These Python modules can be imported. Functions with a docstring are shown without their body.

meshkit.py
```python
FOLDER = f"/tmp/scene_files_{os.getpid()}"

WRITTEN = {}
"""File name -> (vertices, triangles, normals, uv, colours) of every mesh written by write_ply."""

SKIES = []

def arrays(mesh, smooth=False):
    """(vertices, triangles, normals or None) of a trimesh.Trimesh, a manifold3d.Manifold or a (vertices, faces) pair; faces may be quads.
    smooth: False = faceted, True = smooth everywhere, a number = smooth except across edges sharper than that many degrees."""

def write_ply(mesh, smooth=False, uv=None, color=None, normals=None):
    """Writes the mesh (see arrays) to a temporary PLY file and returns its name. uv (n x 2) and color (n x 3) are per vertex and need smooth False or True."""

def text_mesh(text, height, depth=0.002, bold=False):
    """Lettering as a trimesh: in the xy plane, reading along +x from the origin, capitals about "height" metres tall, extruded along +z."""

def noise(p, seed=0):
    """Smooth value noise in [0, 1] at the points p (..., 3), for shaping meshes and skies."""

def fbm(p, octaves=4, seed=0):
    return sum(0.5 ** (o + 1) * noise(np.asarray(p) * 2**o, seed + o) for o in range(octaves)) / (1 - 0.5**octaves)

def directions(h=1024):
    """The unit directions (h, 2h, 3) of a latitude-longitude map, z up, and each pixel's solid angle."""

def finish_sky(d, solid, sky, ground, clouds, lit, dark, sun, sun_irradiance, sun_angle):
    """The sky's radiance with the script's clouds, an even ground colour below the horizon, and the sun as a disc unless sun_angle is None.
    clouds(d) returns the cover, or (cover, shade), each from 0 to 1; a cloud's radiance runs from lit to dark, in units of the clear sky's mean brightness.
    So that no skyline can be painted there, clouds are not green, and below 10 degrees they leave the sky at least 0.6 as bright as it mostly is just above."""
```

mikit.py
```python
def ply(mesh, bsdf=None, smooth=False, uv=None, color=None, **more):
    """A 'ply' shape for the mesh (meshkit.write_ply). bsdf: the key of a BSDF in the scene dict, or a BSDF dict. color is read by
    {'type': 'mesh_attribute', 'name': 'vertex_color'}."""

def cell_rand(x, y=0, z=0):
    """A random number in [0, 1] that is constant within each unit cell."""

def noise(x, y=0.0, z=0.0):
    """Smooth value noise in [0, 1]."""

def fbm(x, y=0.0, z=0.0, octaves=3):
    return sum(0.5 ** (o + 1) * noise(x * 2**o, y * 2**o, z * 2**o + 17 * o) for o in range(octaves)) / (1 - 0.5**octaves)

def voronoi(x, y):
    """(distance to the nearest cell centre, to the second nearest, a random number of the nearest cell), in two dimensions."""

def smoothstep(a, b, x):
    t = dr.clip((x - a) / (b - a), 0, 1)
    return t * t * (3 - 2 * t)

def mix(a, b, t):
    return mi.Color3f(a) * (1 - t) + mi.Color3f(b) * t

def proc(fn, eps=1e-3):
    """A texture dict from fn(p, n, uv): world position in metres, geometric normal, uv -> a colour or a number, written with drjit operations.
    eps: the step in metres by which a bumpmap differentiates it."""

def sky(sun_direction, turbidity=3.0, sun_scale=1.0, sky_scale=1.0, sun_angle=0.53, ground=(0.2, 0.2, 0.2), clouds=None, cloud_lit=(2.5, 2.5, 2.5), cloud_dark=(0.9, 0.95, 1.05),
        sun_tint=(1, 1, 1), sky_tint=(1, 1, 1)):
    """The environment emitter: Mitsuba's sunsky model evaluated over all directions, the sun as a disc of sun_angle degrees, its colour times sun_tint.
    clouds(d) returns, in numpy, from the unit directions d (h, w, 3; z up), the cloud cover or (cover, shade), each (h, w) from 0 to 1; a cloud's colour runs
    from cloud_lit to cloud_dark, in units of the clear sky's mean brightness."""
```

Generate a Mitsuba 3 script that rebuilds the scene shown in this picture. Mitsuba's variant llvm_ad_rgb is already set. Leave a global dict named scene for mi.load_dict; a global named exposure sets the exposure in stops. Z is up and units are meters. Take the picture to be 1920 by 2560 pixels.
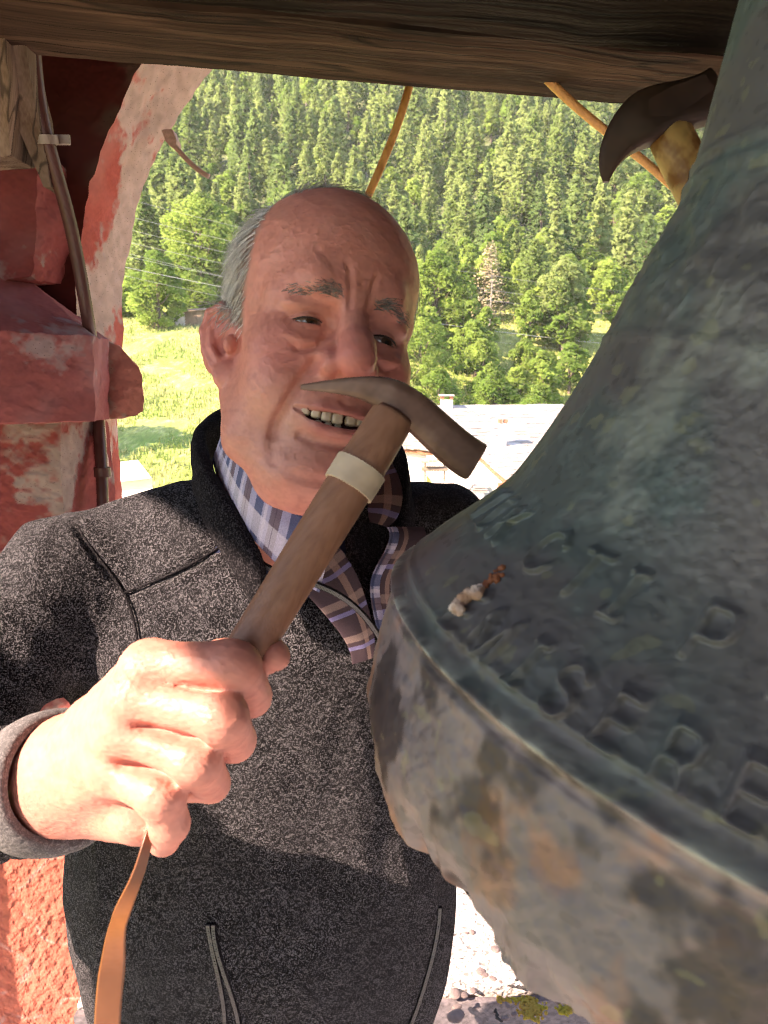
import math, random
import numpy as np
import trimesh, manifold3d
import drjit as dr
import mitsuba as mi
import mikit, meshkit
from mikit import proc, noise, fbm, voronoi, cell_rand, smoothstep, mix
from scipy.interpolate import PchipInterpolator, CubicSpline
from scipy.spatial import cKDTree

T = mi.ScalarTransform4f
scene, labels = {}, {}
rng = np.random.default_rng(7)
random.seed(7)

# ---------------------------------------------------------------- camera, sky, exposure
EYE = np.array([0, 0, 1.62])
PITCH = math.radians(10)
F = 960 / math.tan(math.radians(27))
FWD = np.array([0, math.cos(PITCH), -math.sin(PITCH)])
UP = np.array([0, math.sin(PITCH), math.cos(PITCH)])
scene['camera'] = {'type': 'thinlens', 'fov': 54.0, 'fov_axis': 'x', 'near_clip': 0.02, 'far_clip': 3000.0,
                   'aperture_radius': 0.0007, 'focus_distance': 0.9, 'medium': {'type': 'ref', 'id': 'air'},
                   'to_world': T().look_at(origin=EYE.tolist(), target=(EYE + FWD).tolist(), up=UP.tolist())}
# thin summer haze over the valley
scene['air'] = {'type': 'homogeneous', 'albedo': {'type': 'rgb', 'value': [0.95, 0.95, 0.95]}, 'sigma_t': 0.00026}
SUN = np.array([-0.68, -0.42, 0.60])
exposure = 3.95
def cloud_cover(d):
    return np.clip((meshkit.fbm(d * [4, 4, 9], 4, 3) - 0.56) * 4, 0, 0.8)
scene['sky'] = mikit.sky(SUN, turbidity=3.0, clouds=cloud_cover, sun_tint=(1.0, 0.93, 1.02), sky_tint=(1.0, 0.955, 1.02))
labels['sky'] = {'kind': 'structure'}


def at(px, py, y):
    """The point at distance y along the valley seen at this place of the photograph: measured positions."""
    d = np.array([(px - 960) / F, 0, 0]) + UP * (1280 - py) / F + FWD
    return EYE + d * (y / d[1])


# ---------------------------------------------------------------- helpers
def add(key, mesh, bsdf, smooth=30, label=None, category=None, group=None, kind=None, uv=None, color=None, to_world=None):
    n, k = 0, key
    while k in scene:
        n += 1
        k = f'{key}_{n:03d}'
    more = {} if to_world is None else {'to_world': to_world}
    scene[k] = mikit.ply(mesh, bsdf, smooth=smooth, uv=uv, color=color, **more)
    tag(k, label, category, group, kind)
    return k


def tag(k, label=None, category=None, group=None, kind=None):
    e = {a: b for a, b in (('label', label), ('category', category), ('group', group), ('kind', kind)) if b}
    if e:
        labels[k] = e
    return k


def rgb(*c):
    return {'type': 'rgb', 'value': list(c)}


def tube(points, radii, sides=10, caps=True):
    p = np.asarray(points, float)
    t = np.gradient(p, axis=0)
    t /= np.linalg.norm(t, axis=1, keepdims=True) + 1e-12
    a = np.zeros_like(p)
    ref = np.array([0, 0, 1.0]) if abs(t[0, 2]) < 0.9 else np.array([1.0, 0, 0])
    for i in range(len(p)):
        v = ref - t[i] * (ref @ t[i])
        v /= np.linalg.norm(v)
        a[i] = ref = v
    b, ang = np.cross(t, a), np.arange(sides) * 2 * np.pi / sides
    r = np.broadcast_to(radii, (len(p),))[:, None, None]
    v = p[:, None] + r * (np.cos(ang)[None, :, None] * a[:, None] + np.sin(ang)[None, :, None] * b[:, None])
    i, j = np.meshgrid(np.arange(len(p) - 1), np.arange(sides), indexing='ij')
    q = np.stack([i * sides + j, i * sides + (j + 1) % sides, (i + 1) * sides + (j + 1) % sides, (i + 1) * sides + j], -1).reshape(-1, 4)
    f = np.vstack([q[:, [0, 1, 2]], q[:, [0, 2, 3]]])
    v = v.reshape(-1, 3)
    if caps:
        n = len(v)
        v = np.vstack([v, p[:1], p[-1:]])
        s = np.arange(sides)
        f = np.vstack([f, np.stack([s * 0 + n, (s + 1) % sides, s], 1), np.stack([s * 0 + n + 1, s + n - sides, (s + 1) % sides + n - sides], 1)])
    return trimesh.Trimesh(v, f, process=False)


def spline(points, n, **k):
    p = np.asarray(points, float)
    s = np.concatenate([[0], np.cumsum(np.linalg.norm(np.diff(p, axis=0), axis=1))])
    return CubicSpline(s / s[-1], p)(np.linspace(0, 1, n))


def grid_mesh(P, closed_u=False, flip=False):
    """P: (n, m, 3) grid of points -> trimesh."""
    n, m = P.shape[:2]
    i, j = np.meshgrid(np.arange(n - (not closed_u)), np.arange(m - 1), indexing='ij')
    a, b, c, d = i * m + j, ((i + 1) % n) * m + j, ((i + 1) % n) * m + j + 1, i * m + j + 1
    q = np.stack([a, b, c, d], -1).reshape(-1, 4)
    if flip:
        q = q[:, ::-1]
    return trimesh.Trimesh(P.reshape(-1, 3), np.vstack([q[:, [0, 1, 2]], q[:, [0, 2, 3]]]), process=False)


def rough(m, edge, amp, scale, seed=0, octaves=3):
    """Subdivides to an edge length and moves the vertices by noise."""
    m = trimesh.Trimesh(m.vertices, m.faces, process=True)
    v, f = trimesh.remesh.subdivide_to_size(m.vertices, m.faces, edge, max_iter=12)
    m = trimesh.Trimesh(v, f, process=True)
    d = np.stack([meshkit.fbm(m.vertices * scale + 11.3 * k, octaves, seed + k) - 0.5 for k in range(3)], -1)
    m.vertices = m.vertices + d * 2 * amp
    return m


def hull(points):
    return trimesh.convex.convex_hull(np.asarray(points, float))


def box(lo, hi):
    lo, hi = np.asarray(lo, float), np.asarray(hi, float)
    m = trimesh.creation.box(hi - lo)
    m.apply_translation((lo + hi) / 2)
    return m


def bevel_box(lo, hi, r):
    lo, hi = np.asarray(lo, float), np.asarray(hi, float)
    s = np.array(np.meshgrid([0, 1], [0, 1], [0, 1])).T.reshape(-1, 3)
    pts = []
    for k in range(3):
        ins = np.full(3, r)
        ins[k] = 0
        pts.append(np.where(s == 0, lo + ins, hi - ins))
    return hull(np.vstack(pts))


# --- implicit surfaces: distance functions on points, polygonised by surface nets on a sparse block grid
def smin(a, b, k):
    h = np.clip(0.5 + 0.5 * (b - a) / k, 0, 1)
    return b + (a - b) * h - k * h * (1 - h)


def smax(a, b, k):
    return -smin(-a, -b, k)


def norm3(q):
    return np.sqrt(np.einsum('ij,ij->i', q, q))


def sd_sphere(p, c, r):
    return norm3(p - np.asarray(c, p.dtype)) - r


def sd_ell(p, c, r, R=None):
    q = p - np.asarray(c, p.dtype)
    if R is not None:
        q = q @ np.asarray(R, p.dtype)
    r = np.asarray(r, p.dtype)
    k0, k1 = norm3(q / r), norm3(q / (r * r))
    return k0 * (k0 - 1) / np.maximum(k1, 1e-6)


def sd_cap(p, a, b, ra, rb=None):
    a, b = np.asarray(a, p.dtype), np.asarray(b, p.dtype)
    rb = ra if rb is None else rb
    d, q = b - a, p - a
    h = np.clip((q @ d) / (d @ d), 0, 1)
    return norm3(q - h[:, None] * d) - (ra + (rb - ra) * h)


def sd_chain(p, pts, rad, k=0.0):
    out = None
    for i in range(len(pts) - 1):
        d = sd_cap(p, pts[i], pts[i + 1], rad[i], rad[i + 1])
        out = d if out is None else (np.minimum(out, d) if k == 0 else smin(out, d, k))
    return out


def polygonise(f, lo, hi, h, B=8, lip=1.5):
    lo, hi = np.asarray(lo, float), np.asarray(hi, float)
    nb = np.ceil((hi - lo) / (h * B)).astype(int)
    ctr = (np.stack(np.meshgrid(*[np.arange(n) for n in nb], indexing='ij'), -1) + 0.5) * h * B + lo
    fc = f(ctr.reshape(-1, 3).astype(np.float32)).reshape(nb)
    act = np.abs(fc) < h * B * 0.87 * lip + 2 * h
    N = nb * B + 1
    vol = np.where(fc > 0, np.float32(1), np.float32(-1)).repeat(B, 0).repeat(B, 1).repeat(B, 2)
    vol = np.pad(vol, ((0, 1),) * 3, mode='edge')
    idx = np.argwhere(act)
    off = np.stack(np.meshgrid(*[np.arange(B + 1)] * 3, indexing='ij'), -1).reshape(-1, 3)
    for s in range(0, len(idx), 600):
        g = (idx[s:s + 600, None] * B + off).reshape(-1, 3)
        vol[g[:, 0], g[:, 1], g[:, 2]] = f((g * h + lo).astype(np.float32))
    vol[0], vol[-1], vol[:, 0], vol[:, -1], vol[:, :, 0], vol[:, :, -1] = 1, 1, 1, 1, 1, 1
    neg = vol < 0
    c = np.zeros(N - 1, np.int8)
    for d in np.ndindex(2, 2, 2):
        c += neg[d[0]:N[0] - 1 + d[0], d[1]:N[1] - 1 + d[1], d[2]:N[2] - 1 + d[2]]
    cells = np.argwhere((c > 0) & (c < 8))
    num = np.full(N - 1, -1, np.int64)
    num[tuple(cells.T)] = np.arange(len(cells))
    acc, cnt = np.zeros((len(cells), 3)), np.zeros(len(cells))
    corners = list(np.ndindex(2, 2, 2))
    for a in corners:
        for k in range(3):
            if a[k]:
                continue
            b = list(a)
            b[k] = 1
            va, vb = (vol[tuple((cells + q).T)] for q in (a, b))
            m = (va < 0) != (vb < 0)
            t = va / np.where(m, va - vb, 1)
            pos = cells + a + np.eye(3)[k] * t[:, None]
            acc += pos * m[:, None]
            cnt += m
    verts = acc / cnt[:, None] * h + lo
    faces = []
    for k in range(3):
        u, v = (k + 1) % 3, (k + 2) % 3
        sl0, sl1 = [slice(1, -1)] * 3, [slice(1, -1)] * 3
        sl0[k], sl1[k] = slice(0, -1), slice(1, None)
        A, Bn = neg[tuple(sl0)], neg[tuple(sl1)]
        for sign in (0, 1):
            e = np.argwhere((A & ~Bn) if sign == 0 else (~A & Bn)) + [int(x != k) for x in range(3)]
            eu, ev = np.eye(3, dtype=int)[u], np.eye(3, dtype=int)[v]
            q = np.stack([num[tuple((e - a).T)] for a in (eu + ev, ev, 0 * eu, eu)], -1)
            faces.append(q if sign == 0 else q[:, ::-1])
    q = np.vstack(faces)
    q = q[(q >= 0).all(1)]
    return trimesh.Trimesh(verts, np.vstack([q[:, [0, 1, 2]], q[:, [0, 2, 3]]]), process=False)


# ---------------------------------------------------------------- materials
def pm(name, color, rough_=0.7, bump=None, bump_scale=1.0, two=True, eps=1e-3, **k):
    b = {'type': 'principled', 'base_color': proc(color) if callable(color) else (color if isinstance(color, dict) else rgb(*color)), 'roughness': rough_, **k}
    if bump is not None:
        b = {'type': 'bumpmap', 'arbitrary': proc(bump, eps), 'scale': bump_scale, 'bsdf': b}
    scene[name] = {'type': 'twosided', 'bsdf': b} if two else b


# ---------------------------------------------------------------- bell tower
def plaster(seed, paint=(0.22, 0.052, 0.046), bare=(0.32, 0.24, 0.21), amount=0.5, sc=5.0, streak=1.0, width=0.035):
    """Red lime wash that has flaked off in patches; amount: share of bare mortar."""
    def fn(p, n, uv):
        a = fbm(p.x * sc + seed, p.y * sc, p.z * sc * streak, 5)
        b = fbm(p.x * sc * 7 + seed, p.y * sc * 7, p.z * sc * 7, 3)
        m = smoothstep(amount - width, amount + width, a + (b - 0.5) * 0.22)
        speck = fbm(p.x * 190, p.y * 190, p.z * 190, 2)
        tone = 0.72 + 0.56 * fbm(p.x * 11 + 3, p.y * 11, p.z * 11 + seed, 4)
        pc = mi.Color3f(*paint) * tone * (0.85 + 0.3 * speck)
        pale = mix(pc, mi.Color3f(paint[0] * 1.25, paint[1] * 2.2, paint[2] * 2.3), smoothstep(0.45, 0.75, fbm(p.x * 9 + 8, p.y * 9, p.z * 9, 3)) * 0.6)
        grit = smoothstep(0.72, 0.84, fbm(p.x * 420, p.y * 420, p.z * 420, 2))
        bc = mi.Color3f(*bare) * (0.7 + 0.55 * b) * (1 - 0.55 * grit)
        dirt = smoothstep(0.55, 0.75, fbm(p.x * 4 + 31, p.y * 4, p.z * 3, 4))
        return mix(bc, pale, m) * (1 - 0.45 * dirt)
    return fn


def plaster_bump(p, n, uv):
    return fbm(p.x * 120, p.y * 120, p.z * 120, 3) + 0.6 * fbm(p.x * 30, p.y * 30, p.z * 30, 2)


pm('plaster_pier', plaster(1.0, amount=0.40, sc=9.0, width=0.06), 0.9, plaster_bump, 0.006, specular=0.2)
pm('plaster_impost', plaster(5.0, paint=(0.28, 0.088, 0.084), bare=(0.34, 0.25, 0.25), amount=0.37, sc=12.0, width=0.07), 0.85, plaster_bump, 0.003, specular=0.2)
pm('plaster_soffit', plaster(9.0, paint=(0.36, 0.080, 0.058), bare=(0.46, 0.33, 0.27), amount=0.55, sc=8.0, streak=0.45, width=0.05), 0.9, plaster_bump, 0.003, specular=0.2)
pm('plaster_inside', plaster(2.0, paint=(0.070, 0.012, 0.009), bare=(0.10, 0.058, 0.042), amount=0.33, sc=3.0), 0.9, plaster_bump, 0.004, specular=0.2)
pm('plaster_stone', plaster(4.0, paint=(0.46, 0.20, 0.155), bare=(0.52, 0.38, 0.30), amount=0.5, sc=9.0, streak=0.2), 0.9, plaster_bump, 0.004, specular=0.2)


def stucco(p, n, uv):
    g = fbm(p.x * 60, p.y * 60, p.z * 60, 3)
    line = fbm(p.x * 7 + 2, p.y * 7, p.z * 7, 3)
    w = smoothstep(0.030, 0.0, dr.abs(line - 0.5)) * smoothstep(0.35, 0.6, g)
    return mix(mi.Color3f(0.42, 0.115, 0.075) * (0.75 + 0.5 * g), mi.Color3f(0.50, 0.36, 0.33), w * 0.35)


pm('stucco', stucco, 0.9, lambda p, n, uv: fbm(p.x * 95, p.y * 95, p.z * 60, 3), 0.012)


def wood(c0, c1, axis, seed=0.0, sc=1.0):
    def fn(p, n, uv):
        q = p.x * axis[0] + p.y * axis[1] + p.z * axis[2]
        r = [p.x - q * axis[0], p.y - q * axis[1], p.z - q * axis[2]]
        w = fbm(q * 3 * sc + seed, r[0] * 22 * sc, r[2] * 22 * sc + r[1] * 20 * sc, 3)
        ring = dr.sin((r[2] * 95 * sc + r[1] * 70 * sc + w * 13 + seed)) * 0.5 + 0.5
        fine = fbm(q * 14 * sc, r[0] * 350 * sc, r[2] * 350 * sc + r[1] * 330 * sc, 2)
        t = dr.clip(0.50 * ring * ring + 0.75 * fine - 0.15, 0, 1)
        c = mix(mi.Color3f(*c0), mi.Color3f(*c1), t)
        stain = smoothstep(0.50, 0.68, fbm(q * 2.5 + seed, r[0] * 9, r[2] * 9 + r[1] * 5, 4))
        crack = smoothstep(0.030, 0.004, dr.abs(fbm(q * 2.2 * sc + 4 + seed, r[0] * 30 * sc, r[2] * 30 * sc + r[1] * 24 * sc, 3) - 0.5))
        return c * (1 - 0.5 * stain) * (1 - 0.6 * crack)
    return fn


def wood_bump(axis, sc=1.0):
    def fn(p, n, uv):
        q = p.x * axis[0] + p.y * axis[1] + p.z * axis[2]
        r = [p.x - q * axis[0], p.y - q * axis[1], p.z - q * axis[2]]
        return fbm(q * 9 * sc, r[0] * 160 * sc, (r[2] + r[1]) * 160 * sc, 3)
    return fn


AX = np.array([0.98, 0.18, 0.0])
pm('beam_wood', wood((0.024, 0.0125, 0.008), (0.080, 0.046, 0.029), AX), 0.85, wood_bump(AX), 0.004, specular=0.12)
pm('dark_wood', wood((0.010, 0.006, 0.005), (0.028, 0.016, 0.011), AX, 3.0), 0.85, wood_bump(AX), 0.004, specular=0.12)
AZ = np.array([0.16, 0.0, 0.987])
pm('post_wood', wood((0.17, 0.11, 0.07), (0.36, 0.26, 0.19), AZ, 6.0, 1.3), 0.9, wood_bump(AZ), 0.005, specular=0.2)
pm('pipe_brown', lambda p, n, uv: mi.Color3f(0.075, 0.028, 0.022) * (0.7 + 0.6 * fbm(p.x * 60, p.y * 60, p.z * 60, 3)), 0.42)
pm('clip_metal', (0.30, 0.24, 0.20), 0.5, metallic=0.4)
pm('pale_clip', lambda p, n, uv: mi.Color3f(0.42, 0.30, 0.24) * (0.7 + 0.6 * fbm(p.x * 200, p.y * 200, p.z * 200, 3)), 0.7)


def arch_wall(origin, ux, un, half, lo, hi, c, r0, r1, spring, sill, j0, j1, thick, n=260):
    """A masonry wall in the plane of ux and z with a round-headed opening; un points to its far face.
    c: centre of the opening along ux, r0 and r1 the radius on the near and the far face, j0 and j1 the jambs below the springing."""
    def curve(r, j):
        a = np.linspace(np.pi, 0, n)
        arc = np.stack([c + r * np.cos(a), spring + r * np.sin(a)], -1)
        k = max(4, int((spring - sill) / 0.012))
        zz = np.linspace(sill, spring, k, endpoint=False)
        left = np.stack([c - j - (r - j) * np.clip((zz - spring + 0.1) / 0.1, 0, 1), zz], -1)
        right = left[::-1] * [-1, 1] + [2 * c, 0]
        return np.vstack([left, arc, right])
    C0, C1 = curve(r0, j0), curve(r1, j1)

    def outer(C):
        d = C - [c, spring - 0.2]
        with np.errstate(divide='ignore'):
            s = np.min(np.stack([np.where(d[:, 0] < 0, (half[0] - c) / np.minimum(d[:, 0], -1e-9), (half[1] - c) / np.maximum(d[:, 0], 1e-9)),
                                 np.where(d[:, 1] > 0, (hi - spring + 0.2) / np.maximum(d[:, 1], 1e-9), (lo - spring + 0.2) / np.minimum(d[:, 1], -1e-9))]), 0)
        return C + d * (s - 1)[:, None]

    def to3(C, depth):
        return np.asarray(origin) + C[:, :1] * np.asarray(ux) + depth * np.asarray(un) + C[:, 1:] * [0, 0, 1.0]
    def strip(A, B, m, flip):
        t = np.linspace(0, 1, m)[None, :, None]
        return grid_mesh(A[:, None] * (1 - t) + B[:, None] * t, flip=flip)
    near = strip(to3(C0, 0), to3(outer(C0), 0), 40, False)
    far = strip(to3(C1, thick), to3(outer(C1), thick), 40, True)
    soffit = strip(to3(C0, 0), to3(C1, thick), 16, True)
    for k, m in enumerate((near, far, soffit)):
        d = np.stack([meshkit.fbm(m.vertices * 9 + 11.3 * q, 4, q) - 0.5 for q in range(3)], -1)
        e = np.stack([meshkit.fbm(m.vertices * 55 + 5.1 * q, 2, q + 9) - 0.5 for q in range(3)], -1)
        m.vertices = m.vertices + d * 0.018 + e * 0.006
    return near, far, soffit


Z0 = EYE[2]
tag('bell_tower', 'red plastered belfry with round arches and peeling paint', 'bell tower')
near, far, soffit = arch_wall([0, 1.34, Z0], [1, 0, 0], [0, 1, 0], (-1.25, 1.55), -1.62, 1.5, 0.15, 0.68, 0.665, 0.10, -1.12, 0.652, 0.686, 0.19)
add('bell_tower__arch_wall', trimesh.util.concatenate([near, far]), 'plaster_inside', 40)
add('bell_tower__arch_wall__arch_reveal', soffit, 'plaster_soffit', 50, 'pale arch reveal with red paint streaks')
for ux, un, org, half, c, sp, r, sill, r1 in (([0, 1, 0], [-1, 0, 0], [-1.0, 0, Z0], (-2.3, 1.33), -0.33, -0.57, 1.32, -0.95, 1.36),
                                              ([1, 0, 0], [0, -1, 0], [0, -2.1, Z0], (-1.25, 1.55), -0.05, 0.05, 0.66, -0.45, 0.69),
                                              ([0, 1, 0], [1, 0, 0], [1.3, 0, Z0], (-2.3, 1.33), -0.55, -0.05, 0.50, -0.45, 0.53)):
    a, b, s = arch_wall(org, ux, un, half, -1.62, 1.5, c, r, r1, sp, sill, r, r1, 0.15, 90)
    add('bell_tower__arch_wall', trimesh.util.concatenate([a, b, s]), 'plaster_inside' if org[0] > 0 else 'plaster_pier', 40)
# the corner pier: shaft, sloping impost, rough upper part
x0 = at(150, 1100, 1.2)[0]
add('bell_tower__pier', rough(box([-1.3, 1.2, 0.9], [x0, 1.42, Z0 - 0.05]), 0.014, 0.006, 14, 3), 'plaster_pier', 40, 'red pier with a flaked patch of bare grey mortar')
add('bell_tower__pier_base', rough(box([-1.3, 1.195, 0.0], [at(250, 2300, 1.2)[0] + 0.06, 1.42, 0.9]), 0.016, 0.006, 14, 5), 'stucco', 40, 'sunlit base of rough red stucco')
imp = hull([at(235, 842, 1.2), at(237, 1052, 1.2), at(0, 826, 1.09), at(0, 1058, 1.09), at(-260, 806, 1.0), at(-260, 1070, 1.0),
            at(271, 850, 1.33), at(272, 1047, 1.33), at(60, 690, 1.30), at(-260, 640, 1.16), at(190, 800, 1.40), at(200, 1040, 1.40), at(-260, 640, 1.4), at(-260, 1070, 1.4)])
add('bell_tower__impost', rough(imp, 0.006, 0.0045, 34, 7, 4), 'plaster_impost', 22, 'pinkish red impost block with worn sloping top')
imo = []
for px, py in ((262, 848), (300, 868), (347, 918), (352, 935), (360, 1000), (356, 1028), (340, 1038), (300, 1046), (262, 1047)):
    imo += [at(px, py, 1.345), at(px - 8, py, 1.50)]
add('bell_tower__impost_stone', rough(hull(imo), 0.005, 0.004, 40, 9, 4), 'plaster_stone', 18, 'weathered outer impost stone with dark streaks')
up = [at(78, 690, 1.25), at(95, 560, 1.25), at(84, 380, 1.25), at(-260, 330, 1.25), at(-260, 740, 1.25)]
up = up + [p + [0.02, 0.12, 0] for p in up]
add('bell_tower__pier_top', rough(hull(up), 0.007, 0.012, 16, 11, 5), 'plaster_pier', 35, 'bulging rough upper pier with white patches')
add('bell_tower__ceiling', rough(box([-1.24, -2.3, Z0 + 1.46], [1.54, 1.5, Z0 + 1.54]), 0.2, 0.004, 4), 'dark_wood', 30)
rf = [[-1.6, -2.6, Z0 + 1.55], [1.9, -2.6, Z0 + 1.55], [1.9, 1.85, Z0 + 1.55], [-1.6, 1.85, Z0 + 1.55], [0.15, -0.4, Z0 + 3.8]]
pm('grey_stone', lambda p, n, uv: mi.Color3f(0.36, 0.34, 0.33) * (0.6 + 0.7 * fbm(p.x * 8, p.y * 8, p.z * 8, 4)), 0.9)
add('bell_tower__roof', hull(rf), 'grey_stone', 20)
add('bell_tower__shaft', box([-1.24, -2.3, -15], [1.54, 1.52, -0.12]), 'stucco', 20)


def sill_color(p, n, uv):
    g = fbm(p.x * 40, p.y * 40, p.z * 40, 4)
    s1 = smoothstep(0.68, 0.76, noise(p.x * 260, p.y * 260, p.z * 260))
    s2 = smoothstep(0.72, 0.78, noise(p.x * 120 + 7, p.y * 120, p.z * 120))
    return mi.Color3f(0.60, 0.54, 0.51) * (0.75 + 0.45 * g) * (1 - 0.6 * s1) * (1 - 0.5 * s2)


pm('concrete', sill_color, 0.95, lambda p, n, uv: fbm(p.x * 150, p.y * 150, p.z * 150, 3), 0.006)
pm('sill_front_shade', lambda p, n, uv: mi.Color3f(0.16, 0.14, 0.15) * (0.4 + 1.3 * fbm(p.x * 160, p.y * 160, p.z * 160, 3)), 0.9)  # dark tone carries the shadow on the front of the sill
ZS = Z0 - 1.10
sl = hull([[-0.55, 1.175, ZS], [0.45, 1.235, ZS], [1.0, 1.25, ZS], [1.0, 1.75, ZS], [-0.55, 1.75, ZS], [-0.55, 1.175, ZS - 0.12], [1.0, 1.25, ZS - 0.12], [1.0, 1.75, ZS - 0.12], [-0.55, 1.75, ZS - 0.12]])
add('bell_tower__window_sill', rough(sl, 0.012, 0.004, 20, 13), 'concrete', 40, 'sunlit concrete sill set with pebbles')
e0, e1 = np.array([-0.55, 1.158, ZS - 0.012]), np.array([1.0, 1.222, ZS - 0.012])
add('bell_tower__window_sill__shaded_front', rough(hull([e0, e1, e0 + [0, 0.014, 0], e1 + [0, 0.014, 0], e0 - [0, 0, .2], e1 - [0, 0, .2], e0 + [0, 0.014, -.2], e1 + [0, 0.014, -.2]]), 0.012, 0.003, 30, 15), 'sill_front_shade', 40)  # dark strip drawn where the sill front lies in shadow
# pebbles, cracks and moss in the sill
pebs = [(1238, 2373, 11, .13), (1202, 2430, 12, .12), (1212, 2438, 8, .1), (1140, 2540, 20, .10), (1138, 2484, 17, .25), (1180, 2330, 8, .2), (1143, 2518, 9, .2), (1263, 2545, 9, .12), (1232, 2447, 8, .12), (1395, 2505, 7, .15), (1160, 2488, 9, .1),
        (1194, 2514, 6, .12), (1183, 2476, 8, .4), (1252, 2456, 6, .12), (1268, 2515, 6, .2), (1285, 2535, 7, .15)]
for i in range(22):
    pebs.append((rng.uniform(1080, 1480), rng.uniform(2290, 2550), rng.uniform(2, 5), rng.uniform(.08, .3)))
pm('pebble', lambda p, n, uv: mi.Color3f(0.20, 0.155, 0.15) * (0.6 + 0.8 * fbm(p.x * 100, p.y * 100, p.z * 100, 3)), 0.8)
ico = trimesh.creation.icosphere(2)
for px, py, r, t in pebs:
    d = at(px, py, 1.0) - EYE
    q = EYE + d * ((ZS - Z0) / d[2])
    R = r / F * (q[1] / 1.0) * 1.1
    m = ico.copy()
    m.vertices = m.vertices * [R, R * rng.uniform(1.0, 1.5), R * 0.55] * (0.75 + 0.5 * meshkit.fbm(m.vertices * 1.7 + px, 2))[:, None]
    m.apply_transform(trimesh.transformations.rotation_matrix(rng.uniform(0, 3), [0, 0, 1]))
    m.apply_translation(q + [0, 0, R * 0.02])
    add('bell_tower__window_sill__pebble', m, 'pebble', True)
moss = []
for i in range(420):
    px, py = (rng.normal(1330, 14), rng.normal(2522, 14)) if i < 300 else ((rng.uniform(1245, 1320), rng.normal(2500, 4)) if i < 360 else (rng.normal(1412, 9), rng.normal(2524, 6)))
    d = at(px, py, 1.0) - EYE
    q = EYE + d * ((ZS - Z0) / d[2])
    m = trimesh.creation.icosphere(1, radius=rng.uniform(0.0015, 0.0035))
    m.apply_translation(q)
    moss.append(m)
pm('moss', lambda p, n, uv: mix(mi.Color3f(0.30, 0.30, 0.02), mi.Color3f(0.36, 0.20, 0.05), noise(p.x * 60, p.y * 60, p.z * 60)), 0.9)
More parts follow.
